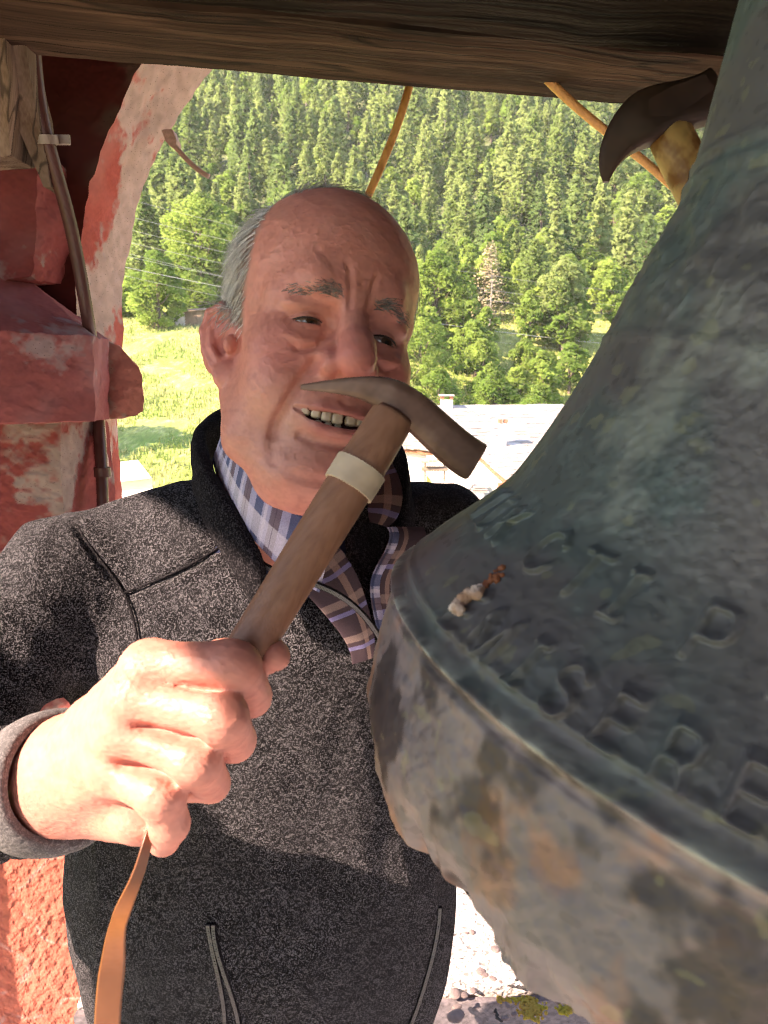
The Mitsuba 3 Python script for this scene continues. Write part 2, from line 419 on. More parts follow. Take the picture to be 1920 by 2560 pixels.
add('moss', trimesh.util.concatenate(moss), 'moss', True, 'patches of yellow moss on the concrete sill', 'moss', kind='stuff')
pm('crack', (0.05, 0.045, 0.045), 0.95)
for path in (((1288, 2455), (1302, 2438), (1316, 2424), (1325, 2415), (1348, 2452), (1330, 2468)), ((1270, 2466), (1295, 2468), (1325, 2467), (1345, 2455), (1362, 2440)), ((1240, 2520), (1242, 2545), (1255, 2552))):
    P = []
    for px, py in path[:3] if len(path) == 6 else path:
        d = at(px + rng.normal(0, 2), py + rng.normal(0, 2), 1.0) - EYE
        P.append(EYE + d * ((ZS - Z0) / d[2]))
    P = np.array(P)
    P = np.vstack([P[i] + (P[i + 1] - P[i]) * t for i in range(len(P) - 1) for t in np.linspace(0, 1, 8, endpoint=False)] + [P[-1]])
    P += np.c_[rng.normal(0, 0.0012, (len(P), 2)), np.full(len(P), 0.0006)]
    add('bell_tower__window_sill__crack', tube(P, rng.uniform(0.0012, 0.0030, len(P)), 6), 'crack', True)
add('belfry_floor', rough(box([-1.24, -2.3, -0.10], [1.54, 1.5, 0.0]), 0.1, 0.003, 9), 'concrete', 30, kind='structure')

tag('added_sunshade', 'added unseen shutter in the sunny side arch', 'sunshade')  # out-of-view boards, added only to throw shade on the lower jacket
for i in range(6):
    add('added_sunshade__board', rough(box([-1.045, -0.45 + i * 0.112, Z0 - 0.95], [-1.015, -0.342 + i * 0.112, Z0 + 0.285 + 0.5 * (-0.40 + i * 0.112 - 0.04) + 0.008 * (i % 2)]), 0.03, 0.003, 9, 40 + i), 'post_wood', 30)
for z_ in (-.55, .12):
    add('added_sunshade__batten', bevel_box([-1.075, -0.45, Z0 + z_], [-1.048, 0.21, Z0 + z_ + .07], .004), 'post_wood', 30)
# timbers under the roof
q = [at(-60, 98, .90), at(520, 140, .955), at(1030, 190, 1.01), at(1900, 262, 1.09)]
prof = []
u = np.array([0.0, 1.0, 0.0])
for p in (at(-260, 90, 1.10) - [0, .215, .018], at(1960, 275, 1.32) - [0, .215, .018]):
    for dy, dz in ((0.012, 0.0), (0.0, 0.014), (-0.004, 0.05), (0.0, 0.098), (0.03, 0.135), (0.20, 0.135), (0.22, 0.02), (0.20, 0.004), (0.06, -0.003)):
        prof.append(p + [0, dy, dz])
add('timber_beam', rough(hull(prof), 0.014, 0.005, 7, 17, 4), 'beam_wood', 40, 'weathered pale brown timber beam across the top of the arch', 'beam')
prof = []
for p in (at(300, -26, .575), at(1960, 142, .70)):
    for dy, dz in ((0.0, 0.0), (-0.012, -0.01), (-0.22, -0.01), (-0.235, 0.01), (-0.235, 0.2), (0.0, 0.2)):
        prof.append(p + [0, dy, dz])
add('bell_beam', rough(hull(prof), 0.016, 0.004, 9, 19, 4), 'dark_wood', 40, 'nearly black timber above the bell at the top edge', 'beam')
pl = [at(-90, 90, 1.06), at(14, 92, 1.06), at(24, 385, 1.10), at(-90, 400, 1.10)]
add('timber_post', rough(hull(pl + [p + [0, .07, 0] for p in pl]), 0.012, 0.006, 16, 21), 'post_wood', 40, 'grey brown wooden post left of the dark pipe', 'post')
pl = [at(20, 92, 1.08), at(58, 94, 1.08), at(98, 300, 1.12), at(128, 470, 1.15), at(108, 470, 1.15), at(52, 330, 1.12)]
add('timber_plank', rough(hull(pl + [p + [0, .045, 0] for p in pl]), 0.010, 0.004, 20, 23), 'post_wood', 40, 'narrow splintered plank beside the dark pipe', 'plank')
P = spline([at(70, 60, 1.11), at(76, 110, 1.12), at(92, 240, 1.13), at(116, 350, 1.14), at(160, 500, 1.17), at(196, 660, 1.20), at(222, 812, 1.225), at(236, 940, 1.345), at(247, 1060, 1.335), at(254, 1170, 1.30), at(258, 1300, 1.28)], 90)
add('cable_conduit', tube(P, 0.0098 + 0.0035 * np.clip(1 - np.arange(90) / 22, 0, 1), 16), 'pipe_brown', True, 'dark brown conduit pipe running down the red pier', 'pipe')
i = 33
c = at(117, 350, 1.14)
cl = [trimesh.creation.annulus(0.0125, 0.0155, 0.012, sections=28)]
tdir = P[i + 1] - P[i]
cl[0].apply_transform(trimesh.geometry.align_vectors([0, 0, 1], at(116, 360, 1.142) - at(105, 290, 1.135)))
cl[0].apply_translation(c)
tab = bevel_box([-0.004, -0.002, -0.007], [0.018, 0.003, 0.007], 0.001)
tab.apply_translation(c + [0.010, 0.012, 0.004])
add('cable_conduit__pipe_clip', trimesh.util.concatenate(cl + [tab]), 'clip_metal', 30, 'pale metal clip')
c = at(256, 1180, 1.298)
an = trimesh.creation.annulus(0.0098, 0.014, 0.016, sections=28)
an.apply_translation(c)
add('cable_conduit__pipe_clip', an, 'pipe_brown', 30)
# the clip and the cut cable under the arch
b0 = hull([at(404, 325, 1.46), at(430, 322, 1.46), at(442, 352, 1.46), at(436, 372, 1.46), at(412, 352, 1.46)] + [p + [0, .03, 0] for p in (at(404, 325, 1.46), at(430, 322, 1.46), at(442, 352, 1.46), at(436, 372, 1.46), at(412, 352, 1.46))])
tag('cable_stub', 'cut brown cable end held by a pale clip under the arch', 'cable')
add('cable_stub__clip', rough(b0, 0.004, 0.0015, 80), 'pale_clip', 40)
P = spline([at(426, 352, 1.472), at(450, 380, 1.46), at(485, 416, 1.45), at(522, 441, 1.44)], 24)
add('cable_stub__cable', tube(P, 0.0045, 12), 'pipe_tan' if False else 'pale_clip', True)
pm('cane', lambda p, n, uv: mix(mi.Color3f(0.62, 0.33, 0.10), mi.Color3f(0.42, 0.19, 0.05), smoothstep(0.45, 0.7, fbm(p.x * 40, p.y * 40, p.z * 25, 3))) * (0.8 + 0.4 * fbm(p.x * 300, p.y * 300, p.z * 60, 2)), 0.45)
P = spline([at(1062, 60, 1.24), at(1030, 190, 1.22), at(996, 305, 1.21), at(955, 410, 1.20), at(920, 490, 1.19), at(872, 590, 1.18)], 50)
add('cane_rod', tube(P, 0.0062, 14), 'cane', True, 'orange brown cane rod coming down behind the head', 'rod', 'cane rods under the beam')
P = spline([at(1300, 120, 1.16), at(1392, 222, 1.18), at(1480, 300, 1.20), at(1600, 395, 1.23), at(1700, 483, 1.26), at(1800, 580, 1.30)], 50)
add('cane_rod', tube(P, 0.0066, 14), 'cane', True, 'orange brown cane rod slanting down behind the dark pick head', 'rod', 'cane rods under the beam')

# ---------------------------------------------------------------- valley, village, forest
KY = np.array([-900, 20, 30, 36, 41, 60, 100, 112, 130, 200, 300, 400, 520, 700, 2600.0])
KZ = np.array([-13, -13, -10.5, -7.6, -5.1, -1.0, 8.4, 11.4, 19, 64, 130, 190, 235, 245, 245.0])
prof_z = PchipInterpolator(KY, KZ)


def ground_z(x, y):
    x, y = np.asarray(x, float), np.asarray(y, float)
    z = prof_z(np.clip(y, -400, 2600))
    s = np.clip((x + 1) / 9, 0, 1)
    s = s * s * (3 - 2 * s)
    w = np.clip((96 - y) / 40, 0, 1)
    z = z - s * 6.5 * w * w * (3 - 2 * w) * np.clip((y - 20) / 25, 0, 1)
    p = np.stack([x, y, 0 * x], -1)
    amp = np.clip((y - 40) / 120, 0.03, 1)
    z = z + (meshkit.fbm(p / 40, 3, 3) - 0.5) * 14 * amp * np.clip((y - 90) / 60, 0.04, 1) + (meshkit.fbm(p / 9, 3, 5) - 0.5) * 1.4 * np.clip((y - 40) / 40, 0.1, 1)
    return z + Z0


def lines(a, b, n, g):
    t = np.linspace(-1, 1, n)
    return a + b * np.sign(t) * np.abs(t) ** g


gx = np.sort(np.unique(np.concatenate([np.linspace(-60, 60, 81), np.linspace(-250, 250, 101), np.linspace(-900, 900, 37)])))
gy = np.sort(np.unique(np.concatenate([np.linspace(18, 120, 103), np.linspace(-100, 450, 161), np.linspace(-900, 900, 37)])))
X, Y = np.meshgrid(gx, gy, indexing='ij')
G = np.stack([X, Y, ground_z(X, Y)], -1)
tm = grid_mesh(G)


def ground_color(p, n, uv):
    forest = smoothstep(104, 113, p.y + 14 * (noise(p.x / 9, p.y / 9) - 0.5))
    a = fbm(p.x * 0.35, p.y * 0.16, 0, 4)
    b = fbm(p.x * 2.6, p.y * 1.1, 3, 3)
    tuft = noise(p.x * 9, p.y * 3.0)
    g = mix(mi.Color3f(0.20, 0.275, 0.050), mi.Color3f(0.31, 0.34, 0.090), smoothstep(0.35, 0.62, a))
    g = mix(g, mi.Color3f(0.37, 0.35, 0.14), smoothstep(0.50, 0.75, b) * 0.6)
    g = g * (0.60 + 0.65 * b) * (0.75 + 0.5 * tuft)
    f = mi.Color3f(0.100, 0.120, 0.050) * (0.5 + 1.0 * fbm(p.x * 0.6, p.y * 0.6, 0, 3))
    street = smoothstep(40, 36, p.y + 3 * noise(p.x / 3, p.y / 3)) * smoothstep(-2, 4, p.x)
    s = mi.Color3f(0.40, 0.37, 0.34) * (0.8 + 0.4 * fbm(p.x * 3, p.y * 3, 0, 3))
    return mix(mix(g, f, forest), s, street)


pm('ground_mat', ground_color, 0.95)
add('hillside', tm, 'ground_mat', True, kind='structure')

# meadow grass: upright blades in tufts
n = 26000
yy = 34 + 74 * rng.random(n) ** 0.75
xx = yy * rng.uniform(-0.40, 0.30, n)
keep = ~((xx > 1) & (yy < 62)) & (meshkit.fbm(np.stack([xx / 5, yy / 7, 0 * xx], -1), 3, 8) > 0.36)
xx, yy = xx[keep], yy[keep]
n = len(xx)
zz = ground_z(xx, yy)
base = np.stack([xx, yy, zz], -1)
V, Fc = [], []
for k in range(3):
    a = rng.uniform(0, 2 * np.pi, n)
    h = rng.uniform(0.15, 0.5, n)
    w = rng.uniform(0.03, 0.07, n)
    off = np.stack([rng.normal(0, .15, n), rng.normal(0, .15, n), 0 * a], -1)
    d = np.stack([np.cos(a), np.sin(a), 0 * a], -1)
    tip = base + off + np.stack([rng.normal(0, .1, n), rng.normal(0, .1, n), h], -1)
    V.append(np.stack([base + off - d * w[:, None] - [0, 0, .04], base + off + d * w[:, None] - [0, 0, .04], tip], 1))
V = np.concatenate(V).reshape(-1, 3)
pm('grass_mat', lambda p, n, uv: mix(mi.Color3f(0.22, 0.29, 0.055), mi.Color3f(0.38, 0.37, 0.15), smoothstep(0.35, 0.65, fbm(p.x * 0.5, p.y * 0.25, 0, 3) * 0.7 + 0.3 * cell_rand(p.x * 12, p.y * 12))), 0.8)
add('meadow_grass', trimesh.Trimesh(V, np.arange(len(V)).reshape(-1, 3), process=False), 'grass_mat', False, 'tall yellow green meadow grass in the sun', 'grass', kind='stuff')


def leaf_mat(name, c0, c1, sc=0.25, tr=0.7):
    def fn(p, n, uv):
        a = fbm(p.x * sc, p.y * sc, p.z * sc * 0.6, 2)
        b = cell_rand(p.x * 1.7, p.y * 1.7, p.z * 1.7)
        return mix(mi.Color3f(*c0), mi.Color3f(*c1), smoothstep(0.32, 0.68, a)) * (0.70 + 0.6 * b)
    scene[name] = {'type': 'principledthin', 'base_color': proc(fn), 'roughness': 0.6, 'diff_trans': tr, 'spec_trans': 0.0, 'eta': 1.3}


leaf_mat('leaf_larch', (0.165, 0.235, 0.066), (0.250, 0.315, 0.105), 0.13, 1.1)
leaf_mat('leaf_spruce', (0.120, 0.185, 0.060), (0.180, 0.250, 0.080), 0.2, 1.1)
leaf_mat('leaf_broad', (0.140, 0.225, 0.045), (0.255, 0.345, 0.075), 0.22, 1.1)
leaf_mat('leaf_dead', (0.30, 0.25, 0.16), (0.36, 0.33, 0.19), 0.3, 0.3)
pm('bark', lambda p, n, uv: mi.Color3f(0.16, 0.12, 0.095) * (0.5 + 0.9 * fbm(p.x * 5, p.y * 5, p.z * 2, 3)), 0.9)
pm('pale_bark', lambda p, n, uv: mi.Color3f(0.42, 0.38, 0.34) * (0.5 + 0.7 * fbm(p.x * 5, p.y * 5, p.z * 3, 3)), 0.9)


def cards(c, size, tilt, r, droop=0.0, puff=1.1):
    """Small bent leaf-clump faces (two triangles each) at the points c."""
    n = len(c)
    a = r.uniform(0, 2 * np.pi, n)
    e = r.normal(0, tilt, n)
    u = np.stack([np.cos(a), np.sin(a), e * 0.6 - droop], -1)
    u /= np.linalg.norm(u, axis=1, keepdims=True)
    w = np.cross(u, r.normal(0, 1, (n, 3)))
    w /= np.linalg.norm(w, axis=1, keepdims=True)
    s = (size * r.uniform(0.6, 1.35, n))[:, None]
    q = np.stack([c - u * s, c + w * s * 0.55, c + u * s, c - w * s * 0.55 + np.cross(u, w) * s * 0.25], 1).reshape(-1, 3)
    i = np.arange(n)[:, None] * 4
    o = c * [1, 1, 0] / (np.linalg.norm(c[:, :2], axis=1, keepdims=True) + .3) + np.array([0, 0, puff]) + r.normal(0, .30, (n, 3))
    o /= np.linalg.norm(o, axis=1, keepdims=True)
    return trimesh.Trimesh(q, np.vstack([i + [0, 1, 2], i + [0, 2, 3]]), process=False), np.repeat(o, 4, 0)


def conifer(seed, h, rad, n, size, irregular=0.25, top=1.0, droop=0.35, low=0.12):
    """Whorls of drooping boughs around a stem."""
    r = np.random.default_rng(seed)
    pts, wood_ = [], [tube([[0, 0, -0.8], [0.02 * h * r.normal(), 0, h * 0.5], [0, 0, h * 0.98]], [0.018 * h, 0.011 * h, 0.002 * h], 5)]
    nb = int(18 + h * 2.2)
    per = max(4, n // nb)
    for i in range(nb):
        t = low + (1 - low) * (i + r.random()) / nb
        L = rad * ((1 - t) ** top * 1.05 + 0.06) * (1 + irregular * r.normal()) * (0.62 + 0.45 * min(1, (t - low) / 0.10 + 0.2))
        a = i * 2.4 + r.normal(0, 0.4)
        z = h * t
        s = np.sqrt(r.uniform(0.02, 1, per))
        d = np.array([math.cos(a), math.sin(a)])
        c = np.c_[s[:, None] * d * L, z - droop * L * s ** 1.6 + 0.10 * L * s]
        c += r.normal(0, 1, (per, 3)) * (0.15 * L + 0.16) * np.array([1, 1, 1.3])
        pts.append(c)
        if i % 3 == 0 and L > 0.5:
            wood_.append(tube([[0, 0, z], [d[0] * L * .5, d[1] * L * .5, z], [d[0] * L * .9, d[1] * L * .9, z - droop * L * .7]], [0.05, 0.03, 0.01], 3))
    c = np.vstack(pts)
    return cards(c, size, 0.35, r, 0.35), trimesh.util.concatenate(wood_)


def broadleaf(seed, h, rad, n, size, lobes=16, z0=0.22):
    """A crown of leafy lobes of several sizes on a forked trunk."""
    r = np.random.default_rng(seed)
    pts, wood_ = [], [tube([[0, 0, -0.8], [0.1, 0, h * .2], [0, 0.1, h * .45]], [0.03 * h, 0.024 * h, 0.012 * h], 6)]
    for i in range(lobes):
        t = (i + 0.5) / lobes
        z = h * (z0 + (0.93 - z0) * t)
        env = math.sin(math.pi * (0.14 + 0.80 * t)) ** 0.8
        a = i * 2.4 + r.normal(0, 0.5)
        ro = rad * env * (r.uniform(0.35, 0.85) if t < 0.9 else 0.15)
        c0 = np.array([math.cos(a) * ro, math.sin(a) * ro, z])
        R = rad * r.uniform(0.26, 0.50) * (0.6 + 0.4 * env)
        m = max(10, int(n / lobes * r.uniform(0.7, 1.3)))
        d = r.normal(0, 1, (m, 3))
        d /= np.linalg.norm(d, axis=1, keepdims=True)
        d[:, 2] = np.where(d[:, 2] < -0.5, -d[:, 2], d[:, 2])
        c = c0 + d * R * (0.55 + 0.5 * r.random((m, 1)) ** 0.5) * [1, 1, 0.85]
        pts.append(c + r.normal(0, 0.06 * R, (m, 3)))
        if i % 2 == 0:
            wood_.append(tube([[0, 0, h * .25 + .12 * h * t], c0 * [.5, .5, 1] - [0, 0, .12 * h], c0], [0.012 * h, 0.007 * h, 0.002 * h], 4))
    return cards(np.vstack(pts), size, 0.8, r), trimesh.util.concatenate(wood_)


def leaf_ply(crown, leaf, **more):
    m, nn = crown
    return {'type': 'ply', 'filename': meshkit.write_ply(m, normals=nn), 'face_normals': False, 'bsdf': {'type': 'ref', 'id': leaf}, **more}


def tree_kind(group, crown, leaf, trunk, bark='bark'):
    scene[group] = {'type': 'shapegroup', 'crown': leaf_ply(crown, leaf), 'trunk': mikit.ply(trunk, bark)}


KINDS = {'larch': [], 'spruce': [], 'broad': []}
for i in range(5):
    c, w = conifer(100 + i, 14.0, [2.9, 2.5, 3.2, 2.7, 2.3][i], 1350, 0.46, 0.30, [0.8, 0.7, 0.9, 0.65, 0.8][i], 0.45)
    tree_kind(f'group_larch_{i}', c, 'leaf_larch', w, 'pale_bark' if i in (1, 3) else 'bark')
    KINDS['larch'].append(f'group_larch_{i}')
for i in range(2):
    c, w = conifer(200 + i, 14.0, [2.9, 2.5][i], 1350, 0.42, 0.22, 0.95, 0.5)
    tree_kind(f'group_spruce_{i}', c, 'leaf_spruce', w)
    KINDS['spruce'].append(f'group_spruce_{i}')
for i in range(4):
    c, w = broadleaf(300 + i, 9.0, [3.0, 2.7, 3.3, 2.5][i], 1500, 0.36, 18)
    tree_kind(f'group_broad_{i}', c, 'leaf_broad', w)
    KINDS['broad'].append(f'group_broad_{i}')

LABEL = {'larch': ('conifer', 'feathery light green conifer in the dense forest on the hillside', 'light green conifers of the hillside forest', 'tree'),
         'spruce': ('spruce_tree', 'dark green spruce among paler conifers in the hillside forest', 'dark spruces of the hillside forest', 'tree'),
         'broad': ('leafy_tree', 'round bright green leafy tree growing in the hillside forest', 'leafy trees of the hillside forest', 'tree')}
spots = []
y = 106.0
while y < 330:
    step = 5.4 + (y - 106) * 0.008
    for x in np.arange(-0.72 * y, 0.50 * y, step):
        px, py = x + rng.normal(0, 1.5), y + rng.normal(0, 1.5)
        spots.append((px, py))
    y += step * 0.95
y = 66.0
while y < 107:
    for x in np.arange(0.035 * y, 0.42 * y, 4.6):
        px, py = x + rng.normal(0, 1.6), y + rng.normal(0, 1.6)
        if meshkit.noise(np.array([px / 8, py / 8, 2.0])) > 0.30 and not (abs(px - 11.5) < 4 and py > 84 and py < 93) and py > 60 + 0.9 * max(0, 14 - px):
            spots.append((px, py))
    y += 5.0
S = np.array(spots)
S = S[meshkit.fbm(np.c_[S / 13, 0 * S[:, 0]], 3, 21) > 0.20]
vis = (S[:, 0] / S[:, 1] > -0.40) & (S[:, 0] / S[:, 1] < 0.36)
order = np.argsort(S[:, 1] + 1000 * ~vis)
count = {k: 0 for k in KINDS}
far_n = 0
for o in order:
    x, y = S[o]
    pb = np.clip(0.80 - (y - 106) / 60, 0.24, 0.95)
    v = meshkit.noise(np.array([x / 22, y / 22, 5.0]))
    u = rng.random()
    kind = 'broad' if u < pb * (0.5 + v) else ('spruce' if u > 0.90 else 'larch')
    s = rng.uniform(0.72, 1.2) * (0.95 if kind != 'broad' else 0.90) * (0.72 if y < 80 else 0.88 if y < 104 else 1)
    if rng.random() < 0.12:
        s *= 0.7
    tw = T().translate([x, y, float(ground_z(x, y)) - 0.2]).rotate([0, 0, 1], rng.uniform(0, 360)).rotate([1, 0, 0], rng.normal(0, 2)).scale([s * rng.uniform(.88, 1.12), s * rng.uniform(.88, 1.12), s * rng.uniform(0.9, 1.1)])
    ref = {'type': 'instance', 'group': {'type': 'ref', 'id': KINDS[kind][rng.integers(len(KINDS[kind]))]}, 'to_world': tw}
    name, lab, grp, cat = LABEL[kind]
    if vis[o] and count[kind] < 300:
        count[kind] += 1
        k = name if count[kind] == 1 else f'{name}_{count[kind] - 1:03d}'
        scene[k] = ref
        tag(k, lab, cat, grp)
    else:
        far_n += 1
        scene[f'forest__{far_n:03d}'] = ref
tag('forest', 'far forest of pale green conifers covering the upper hillside', 'forest', kind='stuff')


# trees that stand out, with more leaves
def special(key, px, py, y, h, label, make, leaf, bark='bark', rot=0.0):
    c, w = make
    q = at(px, py, y)
    q[2] = float(ground_z(q[0], q[1]))
    m = T().translate(q.tolist()).rotate([0, 0, 1], rot)
    n, k = 0, key
    while k + '__crown' in scene:
        n += 1
        k = f'{key}_{n:03d}'
    tag(k, label, 'bush' if 'bush' in key or 'shrub' in key else 'tree')
    scene[k + '__crown'] = leaf_ply(c, leaf, to_world=m)
    scene[k + '__trunk'] = mikit.ply(w, bark, to_world=m)


special('meadow_tree', 398, 830, 88, 8, 'dense round green tree alone at the top of the meadow', broadleaf(41, 8.4, 3.5, 9000, 0.20, 34, 0.06), 'leaf_broad')
special('tall_tree', 505, 690, 104, 12, 'large bright leafy tree by the power lines left of the head', broadleaf(42, 14.5, 5.6, 9000, 0.30, 36, 0.10), 'leaf_broad')
special('spruce_tree_pair', 372, 700, 106, 14, 'pair of slim green spruces left of the large leafy tree', conifer(43, 14.0, 3.2, 5000, 0.30, 0.25, 0.8), 'leaf_larch')
special('dead_tree', 1220, 900, 92, 9, 'dead larch with bare pinkish brown twigs above the stone roof', conifer(44, 9.2, 2.2, 1500, 0.16, 0.18, 0.75, 0.15), 'leaf_dead', 'pale_bark')
special('leafy_tree_near', 1085, 950, 84, 9, 'broad green leafy tree right of the face', broadleaf(45, 10.2, 3.4, 7000, 0.24, 30, 0.05), 'leaf_broad')
special('leafy_tree_near', 1200, 1000, 74, 5, 'small dark leafy tree just behind the roof ridge', broadleaf(46, 5.4, 2.2, 5000, 0.17, 22, 0.1), 'leaf_broad')
special('leafy_tree_near', 1400, 930, 84, 10, 'tall leafy tree beside the bell edge above the roof', broadleaf(47, 10.0, 2.9, 7000, 0.24, 30, 0.06), 'leaf_larch')
special('leafy_tree_near', 1330, 880, 93, 8, 'pale feathery tree right of the dead larch', conifer(48, 9.0, 2.3, 4000, 0.24, 0.3, 0.6, 0.3), 'leaf_larch')
special('leafy_tree_near', 1120, 880, 95, 8, 'tree with browning crown left of the dead larch', conifer(52, 9.0, 2.4, 4000, 0.22, 0.3, 0.6, 0.3), 'leaf_larch')
special('round_bush', 1300, 1065, 60, 3, 'round yellow green bush at the right end of the stone roof', broadleaf(49, 4.2, 2.0, 4500, 0.15, 22, 0.02), 'leaf_broad')
special('round_bush', 1310, 960, 78, 3, 'low green bush in the middle of the slope behind the roof', broadleaf(50, 3.6, 1.6, 3500, 0.16, 20, 0.02), 'leaf_broad')
special('round_bush', 1372, 985, 76, 3, 'small round bush nearest the bell edge', broadleaf(51, 3.2, 1.6, 3500, 0.15, 20, 0.02), 'leaf_broad')
special('round_bush', 300, 770, 98, 4, 'tangled bush at the left edge of the meadow', broadleaf(53, 5.0, 3.0, 4500, 0.2, 22, 0.02), 'leaf_broad')
special('round_bush', 480, 760, 97, 4, 'shaded bush behind the small shed', broadleaf(54, 5.0, 3.2, 4500, 0.2, 22, 0.02), 'leaf_broad')

scene['haze'] = {'type': 'cube', 'to_world': T().translate([0, 0, 120]).scale([960, 960, 150]), 'bsdf': {'type': 'null'}, 'interior': {'type': 'ref', 'id': 'air'}}
tag('haze', 'thin summer haze between the tower and the forest', 'haze', kind='stuff')
for i, (px, y, h_, lab) in enumerate(((1098, 66, 4.6, 'bushy green shrub just right of the chin above the roof ridge'), (1165, 63, 4.0, 'low spreading shrub behind the left chimney'), (1235, 68, 5.0, 'tall rounded shrub below the dead larch'), (1296, 70, 4.4, 'dark shrub between the dead larch and the round bush'),
                                    (1352, 66, 4.6, 'leafy shrub touching the bell edge above the roof'), (1052, 72, 6.0, 'leafy shrub half hidden by the cheek'), (1180, 78, 5.5, 'dense shrub in front of the dead larch'))):
    special('garden_shrub', px, 980, y, h_, lab, broadleaf(70 + i, h_, h_ * .50, 3600, 0.16, 22, 0.03), 'leaf_broad')
c_, w_ = broadleaf(90, 10.5, 4.2, 5000, 0.26, 28, 0.12)
m_ = T().translate([-23.5, 41.5, float(ground_z(-23.5, 41.5))])
tag('orchard_tree', 'leafy tree standing left of the meadow and throwing its shadow on the grass', 'tree')
scene['orchard_tree__crown'], scene['orchard_tree__trunk'] = leaf_ply((c_[0], c_[1]), 'leaf_broad', to_world=m_), mikit.ply(w_, 'bark', to_world=m_)
# shed in the meadow
pm('white_wall', lambda p, n, uv: mi.Color3f(0.66, 0.62, 0.57) * (0.75 + 0.4 * fbm(p.x * 1.5, p.y * 1.5, p.z * 2, 4)), 0.9)
pm('old_board', lambda p, n, uv: mi.Color3f(0.24, 0.17, 0.12) * (0.5 + 0.9 * fbm(p.x * 6, p.y * 6, p.z * 1, 3)), 0.9)
q = at(447, 815, 90)
q[2] = float(ground_z(q[0], q[1]))
tag('shed', 'small grey shed half hidden beside the meadow tree', 'shed')
add('shed__wall', box(q + [-.7, 0, -.5], q + [.7, 2.4, 1.5]), 'white_wall', 20)
add('shed__board_wall', box(q + [.72, .1, -.5], q + [3.6, 2.2, 1.7]), 'old_board', 20)
add('shed__roof', hull([q + a for a in ([-1, -.2, 1.5], [3.8, -.2, 1.75], [3.8, 2.6, 2.2], [-1, 2.6, 2.0], [-1, -.2, 1.6], [3.8, -.2, 1.85], [3.8, 2.6, 2.3], [-1, 2.6, 2.1])]), 'old_board', 20)

# power lines
pm('wire', (0.55, 0.55, 0.56), 0.45, metallic=0.5)
for i, (p0, p1, y, r) in enumerate((((316, 536), (1344, 738), 82, .018), ((306, 566), (1300, 757), 82, .018), ((301, 597), (1388, 797), 83, .018), ((295, 624), (1340, 830), 83, .016),
                                   ((284, 658), (1455, 850), 80, .032), ((330, 640), (1450, 830), 81, .016), ((330, 690), (1400, 870), 81, .016), ((360, 505), (1330, 700), 84, .014))):
    a, b = at(*p0, y - 2), at(*p1, y + 3)
    d = b - a
    a, b = a - d * 0.6, b + d * 0.6
    t = np.linspace(0, 1, 90)
    P = a + (b - a) * t[:, None] + np.outer(-3.2 * (4 * t * (1 - t) - 0.75), [0, 0, 1.0])
    add('power_line', tube(P, r * .7, 5), 'wire', True, ['uppermost', 'second', 'third', 'fourth', 'thick bright', 'sixth', 'lowest', 'faint highest'][i] + ' pale power line crossing in front of the forest', 'power line', 'power lines across the valley')

# stone house with slab roof
pm('slate', lambda p, n, uv: mi.Color3f(0.40, 0.370, 0.340) * (0.60 + 0.6 * fbm(p.x * 1.3, p.y * 1.3, p.z * 3, 4)) * (0.85 + 0.3 * cell_rand(p.x * 1.4, p.y * 1.4)), 0.85)
pm('slate_warm', lambda p, n, uv: mi.Color3f(0.30, 0.26, 0.22) * (0.6 + 0.7 * fbm(p.x * 1.3, p.y * 1.3, p.z * 3, 4)), 0.9)
pm('red_wood', lambda p, n, uv: mi.Color3f(0.33, 0.13, 0.07) * (0.6 + 0.7 * fbm(p.x * 8, p.y * 8, p.z * 8, 2)), 0.8)
pm('brick_red', (0.40, 0.15, 0.09), 0.9)
BELOW = np.array([0, 0, 1.0])


def slab_roof(key, O, U, D, nu, nd, mat, seed, limit=300):
    """Stone slabs in courses: O ridge corner, U along the ridge, D down the slope; each slab a piece of its own."""
    r = np.random.default_rng(seed)
    N = np.cross(D, U)
    N /= np.linalg.norm(N)
    if N[2] < 0:
        N = -N
    lu, ld = np.linalg.norm(U), np.linalg.norm(D)
    u, d = U / lu, D / ld
    stuff, k = [], 0
    for j in reversed(range(nd)):
        x = -0.1 - r.uniform(0, .4)
        while x < lu:
            w = lu / nu * r.uniform(0.6, 1.45)
            a, b = max(x, -0.12), min(x + w * 0.97, lu + 0.12)
            s0, s1 = ld * j / nd - 0.05, ld * (j + 1) / nd + ld / nd * 0.35 + r.normal(0, .03)
            if b > a + 0.05:
                th = r.uniform(0.03, 0.06)
                c = [O + u * (xx + r.normal(0, .015)) + d * (ss + r.normal(0, .02)) + N * (lift + tt + r.normal(0, .006)) for xx in (a, b) for ss, lift in ((s0, 0.02), (s1, 0.075)) for tt in (0, th)]
                m = hull(c)
                if k < limit:
                    add(key + '__slate', m, mat if r.random() < 0.8 else 'slate_warm', False)
                    k += 1
                else:
                    stuff.append(m)
            x += w
    if stuff:
        kk = add(key + '__slate_rest', trimesh.util.concatenate(stuff), mat, False)
        tag(kk, kind='stuff')


